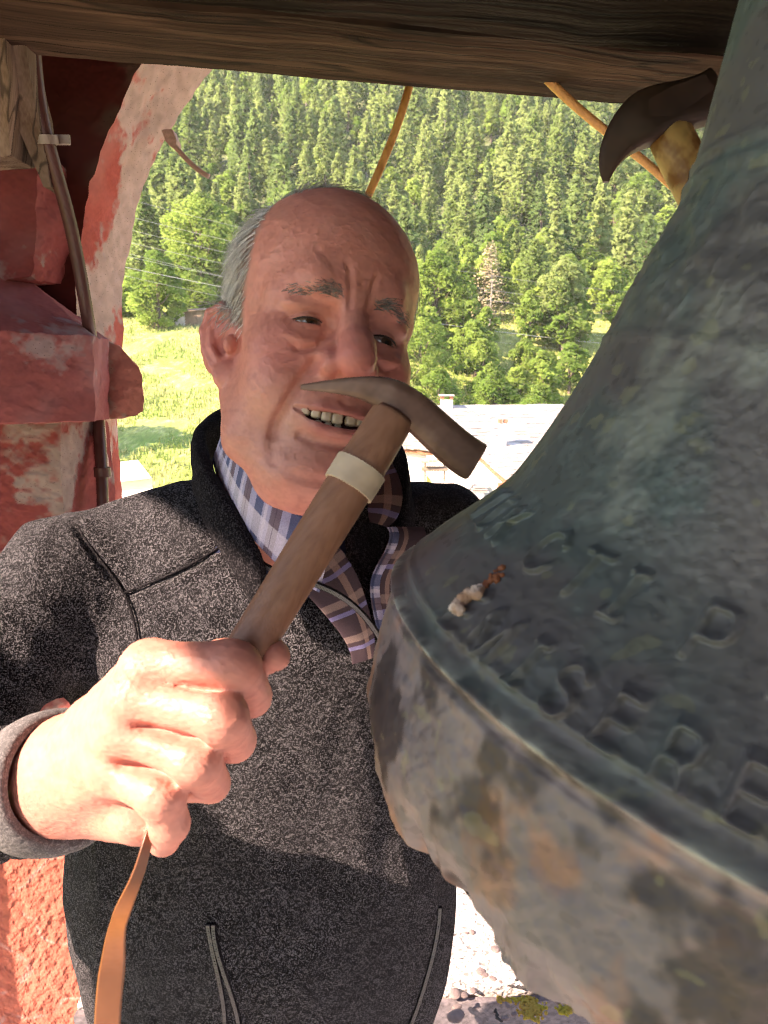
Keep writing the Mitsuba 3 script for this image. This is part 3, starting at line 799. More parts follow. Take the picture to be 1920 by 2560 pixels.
tag('stone_house', 'white walled house under a pale stone slab roof with two chimneys', 'house')
P1, P2, P3 = at(1068, 1017, 46), at(1250, 1015, 48), at(1265, 1200, 38)
P2 = P1 + (P2 - P1) * 1.9
Dn, U = P3 - P1, P2 - P1
P3b = P1 + Dn * [-1, -1, 1]
low = Z0 - 14.0
ins = 0.04 * U
wall = hull([P1 + ins - [0, 0, .18], P3 * .97 + P1 * .03 + ins - [0, 0, .22], P3b * .97 + P1 * .03 + ins - [0, 0, .22], P2 - ins - [0, 0, .18], P3 + U - 2 * ins - [0, 0, .2], P3b + U - 2 * ins - [0, 0, .2]] +
            [np.array([*(p[:2]), low]) for p in (P3 * .97 + P1 * .03 + ins, P3b * .97 + P1 * .03 + ins, P3 + U - 2 * ins, P3b + U - 2 * ins)])
add('stone_house__wall', wall, 'white_wall', 10)
dk = np.array([0, 0, .14])
add('stone_house__roof', trimesh.util.concatenate([hull([P1, P2, P3, P3 + U, P1 - dk, P2 - dk, P3 - dk, P3 + U - dk]), hull([P1, P2, P3b, P3b + U, P1 - dk, P2 - dk, P3b - dk, P3b + U - dk])]), 'red_wood', 10)
slab_roof('stone_house__roof', P1 + [0, 0, .01], U, Dn, 14, 20, 'slate', 5, 300)
slab_roof('stone_house__roof', P1 + [0, 0, .01], U, P3b - P1, 8, 10, 'slate', 6, 0)
for k in (0.98,):
    e0 = P1 + Dn * 0.0 - [0, 0, .16] - U * 0.004
    e1 = P1 + Dn * 1.0 - [0, 0, .16] - U * 0.004
    add('stone_house__roof__verge_board', tube([e0, e1], 0.10, 4), 'red_wood', False)
    add('stone_house__roof__beam_end', bevel_box(e1 - [.35, .25, .3], e1 + [.25, .25, .0], .03), 'red_wood', 10)


def chimney(px, py, y, w, h, key):
    q = at(px, py, y)
    n = add(key, bevel_box(q + [-w, -w, -1.2], q + [w, w, h], .03), 'white_wall', 10)
    for dx in (-1, 1):
        for dy in (-1, 1):
            add(n + '__cap_post', box(q + [dx * w * .75 - .09, dy * w * .75 - .09, h], q + [dx * w * .75 + .09, dy * w * .75 + .09, h + .2]), 'brick_red', False)
    add(n + '__cap', bevel_box(q + [-w * 1.25, -w * 1.25, h + .2], q + [w * 1.25, w * 1.25, h + .3], .02), 'slate', 10)
    return n


chimney(1116, 1030, 46.3, .36, .75, 'stone_house__chimney')
chimney(1256, 1098, 42.0, .20, .90, 'stone_house__chimney')
# lower house with a slab roof and a wooden balcony
tag('low_house', 'cream walled low house with slab roof left of the hammer tip', 'house')
A, B, C = at(960, 1085, 36), at(1078, 1098, 35), at(1082, 1132, 33.4)
U2, D2 = B - A, C - B
A2 = A - U2 * 0.8
add('low_house__roof', hull([A2, B, A2 + D2, B + D2, A2 - dk, B - dk, A2 + D2 - dk, B + D2 - dk]), 'red_wood', 10)
slab_roof('low_house__roof', A2 + [0, 0, .01], B - A2, D2, 9, 5, 'slate_warm', 8)
f0, f1 = A2 + D2 + [0.2, 0.35, -.1], B + D2 + [-.25, 0.35, -.1]
add('low_house__wall', hull([f0, f1, f0 + [0, 4, 1], f1 + [0, 4, 1]] + [np.array([*(p[:2]), low]) for p in (f0, f1, f0 + [0, 4, 0], f1 + [0, 4, 0])]), 'white_wall', 10)
b0 = at(1088, 1172, 33)
add('low_house__balcony', bevel_box(b0 + [-.6, -.2, -.08], b0 + [.55, .6, .05], .02), 'old_board', 10)
for i in range(7):
    p = b0 + [-.55 + i * .17, -.12, .30 + .02 * i]
    add('low_house__balcony__plank', bevel_box(p + [-.08, -.3, -.02], p + [.075, .55, .02], .005), 'old_board', 10)
for dx in (-.45, .4):
    add('low_house__balcony__post', box(b0 + [dx - .04, -.1, -.55], b0 + [dx + .04, 0, .3]), 'old_board', 10)
tag('metal_roof_house', 'building with a bright white sheet roof below the meadow at left', 'house')
q0 = at(300, 1165, 36)
pm('white_sheet', (0.72, 0.72, 0.74), 0.5)
r0 = [at(255, 1160, 36.5), at(344, 1150, 36.5), at(375, 1190, 33.5), at(262, 1203, 33.5)]
add('metal_roof_house__roof', hull(r0 + [p - [0, 0, .1] for p in r0]), 'white_sheet', 10)
add('metal_roof_house__wall', hull([p * [1, 1, 0] + [0, .3 if i > 1 else -.3, z] for i, p in enumerate(r0) for z in (low, p[2] - .12)]), 'white_wall', 10)
# the flat-roofed terrace house below, with two slab-capped chimneys
tag('terrace_house', 'sunlit white house top with two slab capped chimneys below the eave of the big roof', 'house')
tA = [at(1060, 1262, 33), at(1420, 1262, 35), at(1420, 1300, 31), at(1060, 1300, 29)]
add('terrace_house__wall', hull(tA + [np.array([*(p[:2]), low]) for p in tA]), 'white_wall', 10)
for px, py, y in ((1197, 1226, 33.5), (1148, 1242, 31.5)):
    q = at(px, py, y)
    k = add('terrace_house__chimney', bevel_box(q + [-.22, -.25, -1.4], q + [.22, .4, -.05], .02), 'white_wall', 10)
    for j in range(3):
        add(k + '__slate', bevel_box(q + [-.42 + .08 * j, -.4, -.05 + .10 * j], q + [.42 - .08 * j, .5, .02 + .10 * j], .01), 'slate_warm', 10)

# ---------------------------------------------------------------- bell
SB = 0.75
BK = np.array([0, .04, .12, .22, .34, .46, .60, .70]) * SB
BR = np.array([0.3216, 0.3365, 0.3320, 0.2649, 0.2272, 0.2031, 0.2073, 0.1758]) * SB
BO = EYE + np.array([0.3052, 0.5450, -0.3470]) * SB
from scipy.spatial.transform import Rotation as Rot
BM = Rot.from_euler('xy', [0.0458, 0.2354]).as_matrix()
ZR = 0.1246 * SB
bell_r = PchipInterpolator(BK, BR)


def bell_world(a, z, r):
    return np.stack([r * np.cos(a), r * np.sin(a), z], -1) @ BM.T + BO


def text_relief(text, height):
    """The strokes of a line of lettering as a distance-like field sampler in its own plane."""
    m = meshkit.text_mesh(text, height, 0.002, False)
    tri = m.triangles[m.face_normals[:, 2] > 0.9][:, :, :2]
    return tri, m.bounds[1, 0]


na = 1500
a0, a1 = math.radians(118), math.radians(338)
aa = np.concatenate([np.linspace(a0, a1, na), np.linspace(a1, a0 + 2 * np.pi, 180)[1:-1]])
zz = np.concatenate([np.arange(0, .085, .0015), np.arange(.085, .176, .00065), np.linspace(.178, 0.70 * SB, 140)])
A, Zb = np.meshgrid(aa, zz, indexing='ij')
R = bell_r(Zb)
# mouldings: the fillets above the sound bow, a worn wreath band high up
bulge = 0.0
for z1, w, h in ((ZR, .0032, .0056), (ZR + .011, .0022, .0018), (ZR - .010, .0022, .0012), (0.335, .003, .0018), (0.345, .002, .0015), (0.250, .0025, .0012), (.45, .003, .002)):
    bulge = bulge + h * np.exp(-((Zb - z1) / w) ** 2)
Pn = np.stack([R * np.cos(A), R * np.sin(A), Zb], -1)
pit = meshkit.fbm(Pn * 90, 4, 31) - 0.5
lump = meshkit.fbm(Pn * 26, 4, 32) - 0.5
low_ = np.clip((ZR - 0.004 - Zb) / 0.01, 0, 1)
band = np.exp(-((Zb - 0.292) / 0.035) ** 2)
floral = (np.abs(meshkit.fbm(Pn * 48, 3, 33) - 0.5) * 2) ** 0.7
disp = bulge + pit * (0.0003 + 0.0020 * low_) + lump * (0.0005 + 0.0080 * low_) + band * (0.5 - floral) * 0.0065
edge = np.clip(1 - Zb / 0.03, 0, 1)
disp = disp - edge * (np.clip(meshkit.fbm(np.stack([R * np.cos(A), R * np.sin(A), 0 * A], -1) * 34, 4, 36) - 0.42, 0, 1) * 0.068)
# letters cast in relief along two rows; reading runs round the bell
for text, z1, hgt, am, amp in (('V I K   C T I   P T I', 0.148, 0.0195, 176, .0042), ('E M I S E R E R E', 0.1135, 0.0185, 198, .0046)):
    tri, wid = text_relief(text, hgt)
    zmid = z1
    rr = float(bell_r(zmid))
    uu = (A - math.radians(am)) * rr
    slant = 0.0
    vv = (Zb - zmid) * 1.0 + hgt * 0.5
    sel = np.argwhere((uu > -0.01) & (uu < wid + 0.01) & (vv > -0.01) & (vv < hgt + 0.01))
    pts = np.stack([uu, vv], -1)[sel[:, 0], sel[:, 1]]
    inside = np.zeros(len(pts), bool)
    for t in tri:
        lo, hi = t.min(0), t.max(0)
        m = np.where((pts >= lo).all(1) & (pts <= hi).all(1))[0]
        if len(m) == 0:
            continue
        p = pts[m]
        s = [np.cross(t[(k + 1) % 3] - t[k], p - t[k]) for k in range(3)]
        inside[m] |= (np.minimum.reduce(s) >= 0) | (np.maximum.reduce(s) <= 0)
    L = np.zeros_like(A)
    L[sel[:, 0], sel[:, 1]] = inside
    from scipy.ndimage import gaussian_filter
    L = gaussian_filter(L, (1.1, 1.3))
    disp = disp + amp * L * (0.75 + 0.5 * meshkit.fbm(Pn * 60, 3, 38))
Pw = bell_world(A, Zb, R + disp)
outer = grid_mesh(Pw, closed_u=True, flip=False)
zi = np.linspace(0, 0.66 * SB, 60)
thick = 0.006 + 0.030 * np.exp(-((zi - 0.03) / 0.05) ** 2) + 0.010
thick[0] = 0.012
Ai, Zi = np.meshgrid(aa[::6], zi, indexing='ij')
Pi = bell_world(Ai, Zi + 0.0, bell_r(Zi) - thick[None])
inner = grid_mesh(Pi, closed_u=True, flip=True)
e0 = Pw[:, 0]
ei = bell_world(aa, 0 * aa, np.full(len(aa), bell_r(0) - 0.012))
lip = grid_mesh(np.stack([ei, e0], 1), closed_u=True)
top = Pw[:, -1]
crown = grid_mesh(np.stack([top, bell_world(aa, 0 * aa + 0.715 * SB, 0 * aa + 0.09), bell_world(aa, 0 * aa + 0.72 * SB, 0 * aa + 0.001)], 1), closed_u=True)


def bell_color(p, n, uv):
    q = mi.Vector3f(p.x - float(BO[0]), p.y - float(BO[1]), p.z - float(BO[2]))
    M = BM
    lx = q.x * float(M[0, 0]) + q.y * float(M[1, 0]) + q.z * float(M[2, 0])
    ly = q.x * float(M[0, 1]) + q.y * float(M[1, 1]) + q.z * float(M[2, 1])
    lz = q.x * float(M[0, 2]) + q.y * float(M[1, 2]) + q.z * float(M[2, 2])
    a = fbm(p.x * 16, p.y * 16, p.z * 16, 4)
    b = fbm(p.x * 60, p.y * 60, p.z * 60, 4)
    st = fbm(p.x * 26 + 5, p.y * 26, lz * 10, 4)
    up_ = mix(mi.Color3f(0.098, 0.098, 0.102), mi.Color3f(0.140, 0.132, 0.133), smoothstep(0.35, 0.65, a))
    green = mix(mi.Color3f(0.072, 0.100, 0.098), mi.Color3f(0.110, 0.158, 0.152), smoothstep(0.45, 0.68, b))
    ang = smoothstep(0.02, -0.10, lx + 0.30 * ly + 0.04) 
    up_ = mix(up_, green, dr.clip(smoothstep(0.58, 0.68, st) * 0.40 + smoothstep(0.40, 0.60, a) * smoothstep(-0.12, -0.19, lx) * 0.85 + smoothstep(0.40, 0.60, a) * smoothstep(0.26, 0.34, lz) * 0.5, 0, 0.9))
    low_c = mix(mi.Color3f(0.230, 0.190, 0.185), mi.Color3f(0.170, 0.154, 0.160), smoothstep(0.38, 0.60, a))
    low_c = mix(low_c, mi.Color3f(0.27, 0.150, 0.098), smoothstep(0.54, 0.70, fbm(p.x * 40 + 9, p.y * 40, p.z * 22, 4)) * 0.75)
    low_c = mix(low_c, mi.Color3f(0.30, 0.215, 0.135), smoothstep(0.60, 0.72, fbm(p.x * 48 + 2, p.y * 48, p.z * 30 + 4, 4)) * 0.35)
    up_ = mix(up_, mi.Color3f(0.075, 0.075, 0.080), smoothstep(0.57, 0.68, b) * 0.5)
    low_c = low_c * (1 - 0.70 * smoothstep(0.53, 0.64, fbm(p.x * 30 + 21, p.y * 30, p.z * 24, 4))) * (0.75 + 0.5 * b)
    c = mix(low_c, up_, smoothstep(ZR - 0.003, ZR + 0.003, lz + 0.004 * (b - 0.5)))
    verd = smoothstep(0.57, 0.68, fbm(p.x * 26 + 3, p.y * 26, lz * 9 + 3, 4))
    c = mix(c, mi.Color3f(0.24, 0.27, 0.24), verd * 0.55 * smoothstep(ZR - .02, ZR, lz))
    ridge = smoothstep(0.006, 0.0, dr.abs(lz - ZR)) * smoothstep(0.35, 0.6, b)
    c = mix(c, mi.Color3f(0.33, 0.35, 0.31), ridge * 0.8)
    lich = smoothstep(0.68, 0.74, fbm(p.x * 80 + 13, p.y * 80, p.z * 80, 3))
    c = mix(c, mi.Color3f(0.24, 0.25, 0.13), lich * 0.25)
    speck = smoothstep(0.74, 0.80, noise(p.x * 210, p.y * 210, p.z * 210))
    return c * (1 - 0.15 * speck)


pm('bronze', bell_color, 0.55, lambda p, n, uv: fbm(p.x * 240, p.y * 240, p.z * 240, 3), 0.0014, metallic=0.15, specular=0.45)
tag('church_bell', 'large old bronze bell with green patina and raised letters filling the right side', 'bell')
add('church_bell__body', trimesh.util.concatenate([outer, lip, crown]), 'bronze', True)
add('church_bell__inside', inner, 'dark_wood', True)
# iron hanger straps up to the beam
pm('black_iron', lambda p, n, uv: mix(mi.Color3f(0.030, 0.022, 0.020), mi.Color3f(0.085, 0.045, 0.032), fbm(p.x * 50, p.y * 50, p.z * 50, 3)), 0.55, metallic=0.3)
for s in (-0.05, 0.05):
    add('church_bell__hanger', bevel_box(bell_world(np.array(0.0), np.array(0.70 * SB), np.array(0.0)) + [s - .012, -.02, -.02], bell_world(np.array(0.0), np.array(0.70 * SB), np.array(0.0)) + [s + .012, .02, .16], .004), 'black_iron', 20)
# pale scrape with a rusty streak near the rim
ps = []
for i in range(78):
    t = i / 77
    px, py = 1130 + 118 * t + rng.normal(0, 5), 1520 - 98 * t + rng.normal(0, 5)
    d = at(px, py, 1.0) - EYE
    # first hit with the bell surface
    best = None
    tree_ = None
    ps.append((px, py, t))
bell_kd = cKDTree(Pw.reshape(-1, 3))


def on_bell(px, py):
    d = at(px, py, 1.0) - EYE
    d /= np.linalg.norm(d)
    s = np.linspace(0.12, 0.9, 900)
    P = EYE + d * s[:, None]
    dist, idx = bell_kd.query(P)
    i = int(np.argmax(dist < 0.0022))
    return Pw.reshape(-1, 3)[idx[i]] - d * 0.0006


pm('chalk', lambda p, n, uv: mix(mi.Color3f(0.52, 0.46, 0.43), mi.Color3f(0.35, 0.22, 0.15), smoothstep(0.45, 0.7, fbm(p.x * 90, p.y * 90, p.z * 90, 3))), 0.9)
pm('rust', lambda p, n, uv: mix(mi.Color3f(0.26, 0.09, 0.035), mi.Color3f(0.10, 0.04, 0.025), fbm(p.x * 120, p.y * 120, p.z * 120, 3)), 0.8)
for nm, rngs, mat, rad in (('church_bell__pale_scrape', (0, 45), 'chalk', .0019), ('church_bell__rust_streak', (42, 78), 'rust', .0012)):
    ms = []
    for px, py, t in ps[rngs[0]:rngs[1]]:
        m = trimesh.creation.icosphere(2, radius=1)
        m.vertices *= (rad * rng.uniform(.6, 1.3)) * (0.6 + 0.8 * meshkit.fbm(m.vertices * 2 + px, 2))[:, None] * [1, 1, 1.2]
        m.apply_translation(on_bell(px, py))
        ms.append(m)
    add(nm, trimesh.util.concatenate(ms), mat, True)

# ---------------------------------------------------------------- hammers
def loft(path, w, t, wdir, n=60, sides=28, power=4.0):
    """A bar with a rounded-rectangle section swept along a path: w across (in the plane of the path and wdir), t thick."""
    p = spline(path, n)
    s = np.linspace(0, 1, n)
    w = PchipInterpolator(np.linspace(0, 1, len(w)), w)(s)
    t = PchipInterpolator(np.linspace(0, 1, len(t)), t)(s)
    tg = np.gradient(p, axis=0)
    tg /= np.linalg.norm(tg, axis=1, keepdims=True)
    W = np.asarray(wdir, float) - tg * (tg @ np.asarray(wdir, float))[:, None]
    W /= np.linalg.norm(W, axis=1, keepdims=True)
    N = np.cross(tg, W)
    a = np.arange(sides) * 2 * np.pi / sides
    ca, sa = np.cos(a), np.sin(a)
    k = (np.abs(ca) ** power + np.abs(sa) ** power) ** (-1 / power)
    P = p[:, None] + W[:, None] * (ca * k)[None, :, None] * w[:, None, None] / 2 + N[:, None] * (sa * k)[None, :, None] * t[:, None, None] / 2
    m = grid_mesh(P.transpose(1, 0, 2), closed_u=True)
    v = np.vstack([m.vertices, p[0], p[-1]])
    i = np.arange(sides)
    nn = len(m.vertices)
    f = np.vstack([m.faces, np.stack([0 * i + nn, i * n, ((i + 1) % sides) * n], 1), np.stack([0 * i + nn + 1, ((i + 1) % sides) * n + n - 1, i * n + n - 1], 1)])
    return trimesh.Trimesh(v, f, process=False)


AH = (lambda d: d / np.linalg.norm(d))(at(905, 1165, .430) - at(600, 1655, .392))
pm('handle_wood', (lambda f: (lambda p, n, uv: f(p, n, uv)))(lambda p, n, uv: mix(mi.Color3f(0.185, 0.088, 0.054), mi.Color3f(0.285, 0.155, 0.098), fbm((p.x * float(AH[0]) + p.y * float(AH[1]) + p.z * float(AH[2])) * 30, (p.x * float(AH[2]) - p.z * float(AH[0])) * 420, p.y * 420, 4)) * (0.80 + 0.4 * fbm(p.x * 45, p.y * 45, p.z * 45, 3))), 0.5, specular=0.4)
pm('tape', lambda p, n, uv: mi.Color3f(0.52, 0.43, 0.32) * (0.8 + 0.35 * fbm(p.x * 120, p.y * 120, p.z * 120, 3)), 0.6)
pm('hammer_iron', lambda p, n, uv: mix(mi.Color3f(0.115, 0.065, 0.048), mi.Color3f(0.19, 0.125, 0.098), smoothstep(0.35, 0.7, fbm(p.x * 45, p.y * 45, p.z * 45, 4))) * (0.8 + 0.4 * fbm(p.x * 260, p.y * 260, p.z * 260, 2)), 0.48, metallic=0.35)
tag('hand_hammer', 'small pick hammer with brown wooden handle and pale band held in front of the mouth', 'hammer')
hp = [at(408, 1962, .370), at(490, 1830, .378), at(600, 1655, .392), at(760, 1398, .411), at(905, 1165, .430), at(985, 1036, .441)]
P = spline(hp, 80)
s = np.linspace(0, 1, 80)
rad = .93 * np.interp(s, [0, .25, .5, .7, .85, 1], [.0125, .0132, .0138, .0146, .0150, .0140])
add('hand_hammer__handle', tube(P, rad, 28), 'handle_wood', True)
i0, i1 = 62, 67
add('hand_hammer__band', tube(P[i0:i1 + 1], [r + .0016 for r in rad[i0:i1 + 1]], 32), 'tape', 40, 'cream coloured band')
hh = [at(752, 968, .438), at(850, 966, .441), at(960, 984, .444), at(1060, 1050, .446), at(1182, 1152, .449)]
add('hand_hammer__head', loft(hh, [.003, .011, .0208, .0222, .0240], [.004, .012, .024, .023, .0235], UP - 0.15 * FWD, 70, 32, 6.0), 'hammer_iron', 35, 'curved iron pick head')
tag('pick_hammer', 'dark iron pick head on a yellowed handle sticking out behind the bell', 'hammer')
hh = [at(1515, 455, .70), at(1552, 350, .70), at(1625, 292, .70), at(1710, 265, .70), at(1790, 235, .70)]
add('pick_hammer__head', loft(hh, [.005, .028, .043, .038, .040], [.006, .020, .032, .030, .030], UP + np.array([-.6, 0, 0]), 70, 32, 5.0), 'black_iron', 35)
add('pick_hammer__eye', rough(hull([p for q in ((1620, 250), (1680, 215), (1765, 184), (1788, 222), (1690, 290), (1620, 290)) for p in (at(*q, .682), at(*q, .722))]), .006, .001, 60), 'black_iron', 40)
pm('horn', lambda p, n, uv: mix(mi.Color3f(0.52, 0.34, 0.13), mi.Color3f(0.24, 0.11, 0.03), smoothstep(0.42, 0.66, fbm(p.x * 55, p.y * 55, p.z * 40, 4))), 0.5)
add('pick_hammer__handle', tube([at(1672, 330, .702), at(1705, 400, .698), at(1770, 520, .69), at(1850, 660, .68)], [.0185, .019, .0195, .019], 24), 'horn', True)
# strap hanging from the fist
pm('leather', lambda p, n, uv: mix(mi.Color3f(0.19, 0.070, 0.024), mi.Color3f(0.11, 0.038, 0.014), fbm(p.x * 70, p.y * 70, p.z * 30, 3)), 0.38, specular=0.5)
sp = spline([at(388, 2040, .360), at(372, 2090, .352), at(350, 2170, .345), at(322, 2240, .342), at(296, 2310, .342), at(284, 2390, .344), at(274, 2480, .346), at(268, 2570, .348), at(262, 2700, .352)], 120)
wd = np.interp(np.linspace(0, 1, 120), [0, .12, .25, .42, .55, 1], [.0032, .0034, .0042, .0058, .0068, .0072])
tw = np.interp(np.linspace(0, 1, 120), [0, .2, .35, .55, 1], [1.1, 0.5, -0.35, 0.2, -0.05])
sd = np.stack([np.cos(tw), np.sin(tw), 0 * tw], -1)
nd_ = np.cross(np.gradient(sp, axis=0), sd)
nd_ /= np.linalg.norm(nd_, axis=1, keepdims=True)
u_ = np.array([-1, -.9, -.8, .8, .9, 1, .9, .8, -.8, -.9])
v_ = np.array([0, .0006, .0008, .0008, .0006, 0, -.0006, -.0008, -.0008, -.0006])
add('leather_strap', grid_mesh((sp[:, None] + sd[:, None] * (u_[None, :, None] * wd[:, None, None]) + nd_[:, None] * v_[None, :, None]).transpose(1, 0, 2), closed_u=True), 'leather', 40, 'orange brown leather strap dangling from the fist', 'strap')

# ---------------------------------------------------------------- the man
HR = Rot.from_rotvec([-0.1651, 0.1894, 0.4002]).as_matrix() @ np.diag([1.0, -1.0, 1.0])
HT = EYE + np.array([-0.0650, 0.7000, 0.0153])


def h2w(p):
    return np.asarray(p, float) @ HR.T + HT


def w2h(p):
    return (np.asarray(p, float) - HT) @ HR


NECK = w2h(at(690, 1330, .755))
EARU, EARB = np.array([0.05, -0.16, 1.0]), np.array([0.62, -0.78, -0.06])
EARU, EARB = EARU / np.linalg.norm(EARU), EARB / np.linalg.norm(EARB)
EARN = np.cross(EARU, EARB)
EARN *= np.sign(EARN[0])
EAR0 = np.array([0.0765, 0.006, -0.001])


def ear_pt(s, t, o=0.0):
    return EAR0 + EARB * s + EARU * t + EARN * o


def groove(p, pts, w, amp, flat=0.35):
    """A smooth furrow (or, with a negative depth, a ridge) along a line on the face."""
    s = np.array([1, flat, 1], p.dtype)
    d = np.maximum(sd_chain(p * s, [np.asarray(a) * s for a in pts], [0.0] * len(pts)), 0)
    return np.where(p[:, 1] > 0.02, amp * np.exp(-(d / w) ** 2), 0)


def unwarp(p):
    """The tall broad cranium: points of the head to points of the plain head below."""
    p = np.array(p)
    k = np.clip((p[:, 2] - .03) / .07, 0, 1)
    p[:, 0] = p[:, 0] / (1 + .075 * k * k * (3 - 2 * k))
    p[:, 2] = np.where(p[:, 2] > .03, .03 + (p[:, 2] - .03) / 1.17, p[:, 2])
    return p


def head_sdf(p):
    p = unwarp(p)
    x = p[:, 0]
    q = p.copy()
    q[:, 0] = np.abs(x)
    d = smin(sd_ell(p, (0, -.012, .046), (.0785, .098, .086)), sd_ell(p, (0, .026, .058), (.067, .070, .064)), .03)
    d = smin(d, sd_ell(p, (0, .036, -.022), (.066, .058, .072)), .03)
    d = smin(d, sd_sphere(q, (.046, .054, -.010), .024), .022)
    d = smin(d, sd_sphere(q, (.041, .052, -.044), .0250), .022)
    d = smin(d, sd_chain(q, [(.061, .0, -.038), (.051, .027, -.080), (.021, .065, -.102)], [.019, .0235, .022], .01), .026)
    d = smin(d, sd_ell(p, (0, .076, -.099), (.025, .019, .020)), .016)
    d = smin(d, sd_ell(p, (0, .038, -.114), (.045, .046, .028)), .022)
    d = smin(d, sd_cap(p, (0, -.022, -.06), NECK, .055, .062), .024)
    d = smin(d, sd_ell(p, (0, .074, -.056), (.037, .026, .034)), .018)
    d = smin(d, sd_chain(q, [(.006, .0865, .036), (.030, .0835, .043), (.052, .062, .034)], [.0115, .0130, .0115], .006), .012)
    qe, pn, qn = q + np.float32([0, 0, .0055]), p - np.float32([0, 0, .003]), q - np.float32([0, 0, .003])
    d = smax(d, -sd_ell(qe, (.033, .097, .021), (.0185, .0185, .0120)), .013)
    # lids, bags, the eye opening
    d = smax(d, -sd_ell(qe, (.0165, .0960, .0200), (.0095, .0120, .0105)), .008)
    d = smin(d, sd_sphere(qe, (.0330, .0715, .0200), .0150), .004)
    d = smin(d, sd_ell(qe, (.0350, .0785, .0305), (.0185, .0085, .0055)), .006)
    d = smin(d, sd_ell(qe, (.0355, .0765, .0040), (.0165, .0095, .0075)), .007)
    d = d + groove(qe, [(.0180, .088, .0100), (.0250, .087, -.0010), (.0370, .083, -.0058), (.0500, .072, .0010)], .0030, .0028)
    d = d + groove(qe, [(.0185, .087, .0235), (.0260, .088, .0262), (.0360, .085, .0262), (.0480, .0745, .0200), (.056, .066, .0130)], .0016, .0016)
    d = d + groove(qe, [(.0230, .087, .0085), (.0350, .085, .0055), (.0450, .077, .0090)], .0018, .0009)
    lx = np.clip(1 - ((qe[:, 0] - .0332) / .0130) ** 2, 0, 1)
    cut = np.maximum(np.abs(qe[:, 2] - .0188 + (qe[:, 0] - .033) * .10) - lx * np.where(x < 0, .0019, .0026), .0780 - qe[:, 1])
    cut = np.maximum(cut, np.abs(qe[:, 0] - .0332) - .0130)
    d = smax(d, -cut, .0006)
    # nose
    n = sd_chain(pn, [(0, .0905, .030), (0, .0995, .010), (.0005, .1110, -.008), (.0005, .1140, -.0165)], [.0088, .0104, .0140, .0155], .006)
    n = smin(n, sd_ell(qn, (.0168, .0995, -.0225), (.0096, .0122, .0096)), .006)
    n = smin(n, sd_cap(pn, (0, .108, -.026), (0, .098, -.034), .0055, .006), .004)
    d = smin(d, n, .009)
    d = smax(d, -sd_chain(qn, [(.0180, .1080, -.0125), (.0242, .1000, -.0155), (.0262, .0930, -.0255)], [.0006, .0012, .0012]), .005)
    d = smax(d, -sd_ell(qn, (.0088, .1050, -.0345), (.0046, .0072, .0052)), .003)
    # smile folds
    d = smin(d, sd_ell(q, (.0450, .0700, -.0400), (.0115, .0118, .0210)), .012)
    d = d + groove(q, [(.0250, .096, -.0190), (.0320, .091, -.0330), (.0395, .083, -.0500), (.0425, .076, -.0640), (.0430, .072, -.0790)], .0042, .0052)
    d = d + groove(q, [(.0430, .074, -.0700), (.0440, .068, -.0860), (.0400, .066, -.1010)], .0045, .0022)
    d = d + groove(q, [(.0560, .06, -.0350), (.0590, .05, -.0560), (.0560, .046, -.0760)], .0040, .0018)
    d = d + groove(q, [(0, .09, -.1120), (.025, .08, -.1100), (.048, .05, -.0980)], .0045, .0022)
    # mouth
    d = smin(d, sd_chain(q, [(0, .1000, -.0540), (.016, .0968, -.0542), (.0330, .0850, -.0560)], [.0046, .0042, .0020], .003), .005)
    d = smin(d, sd_chain(q, [(0, .0985, -.0705), (.016, .0955, -.0690), (.0325, .0845, -.0600)], [.0058, .0052, .0020], .003), .006)
    d = smax(d, -sd_chain(q, [(0, .1050, -.0622), (.017, .1015, -.0612), (.0300, .0920, -.0580), (.0350, .0860, -.0565)], [.0050, .0046, .0024, .0008]), .0025)
    d = smax(d, -sd_ell(p, (0, .084, -.0620), (.0290, .0200, .0085)), .002)
    d = d + groove(q, [(0, .0975, -.0815), (.018, .0915, -.0805), (.026, .087, -.0770)], .0038, .0034)
    d = d + groove(p, [(0, .102, -.0385), (0, .105, -.0490)], .0030, .0014)
    # frown lines, forehead lines, crow's feet, lines of the cheek and chin
    for cx in (-.0080, .0085):
        d = d + groove(p, [(cx * .8, .0975, .024), (cx, .0985, .038), (cx * 1.35, .0985, .054)], .0024, .0017)
    d = d + groove(p, [(-.020, .093, .042), (-.027, .09, .056), (-.035, .085, .062)], .0022, .0013)
    for zz_, w_, a_ in ((.066, .034, .0010), (.080, .040, .0010), (.095, .034, .0008)):
        d = d + groove(q, [(0, .0965 - (zz_ - .06) * .38, zz_), (w_, .0835 - (zz_ - .06) * .5, zz_ - .004)], .0022, a_)
    for e, a_ in (((.0670, .0480, .0300), .0009), ((.0710, .0430, .0180), .0012), ((.0700, .0440, .0040), .0011), ((.0640, .0540, -.0080), .0010)):
        d = d + groove(q, [(.0520, .0660, .0140 + (e[2] - .014) * .3), e], .0017, a_)
    for z1_ in (-.016, -.024):
        d = d + groove(q, [(.038, .085, z1_), (.052, .072, z1_ - .006), (.060, .058, z1_ - .016)], .0020, .0006)
    # ears
    ear = sd_chain(q, [ear_pt(*a) for a in ((-.004, .010), (.001, .025), (.013, .033), (.026, .028), (.032, .012), (.028, -.006), (.018, -.020), (.008, -.031))], [.0036, .0040, .0042, .0042, .0040, .0036, .0040, .0055], .002)
    M = np.stack([EARB, EARU, EARN], 1)
    ear = smin(ear, sd_ell(q, ear_pt(.014, .002, -.002), (.0185, .0300, .0045), M), .004)
    ear = smin(ear, sd_ell(q, ear_pt(.006, -.0290), (.0090, .0110, .0055), M), .005)
    ear = smax(ear, -sd_ell(q, ear_pt(.0095, -.002, .004), (.0080, .0125, .0080), M), .003)
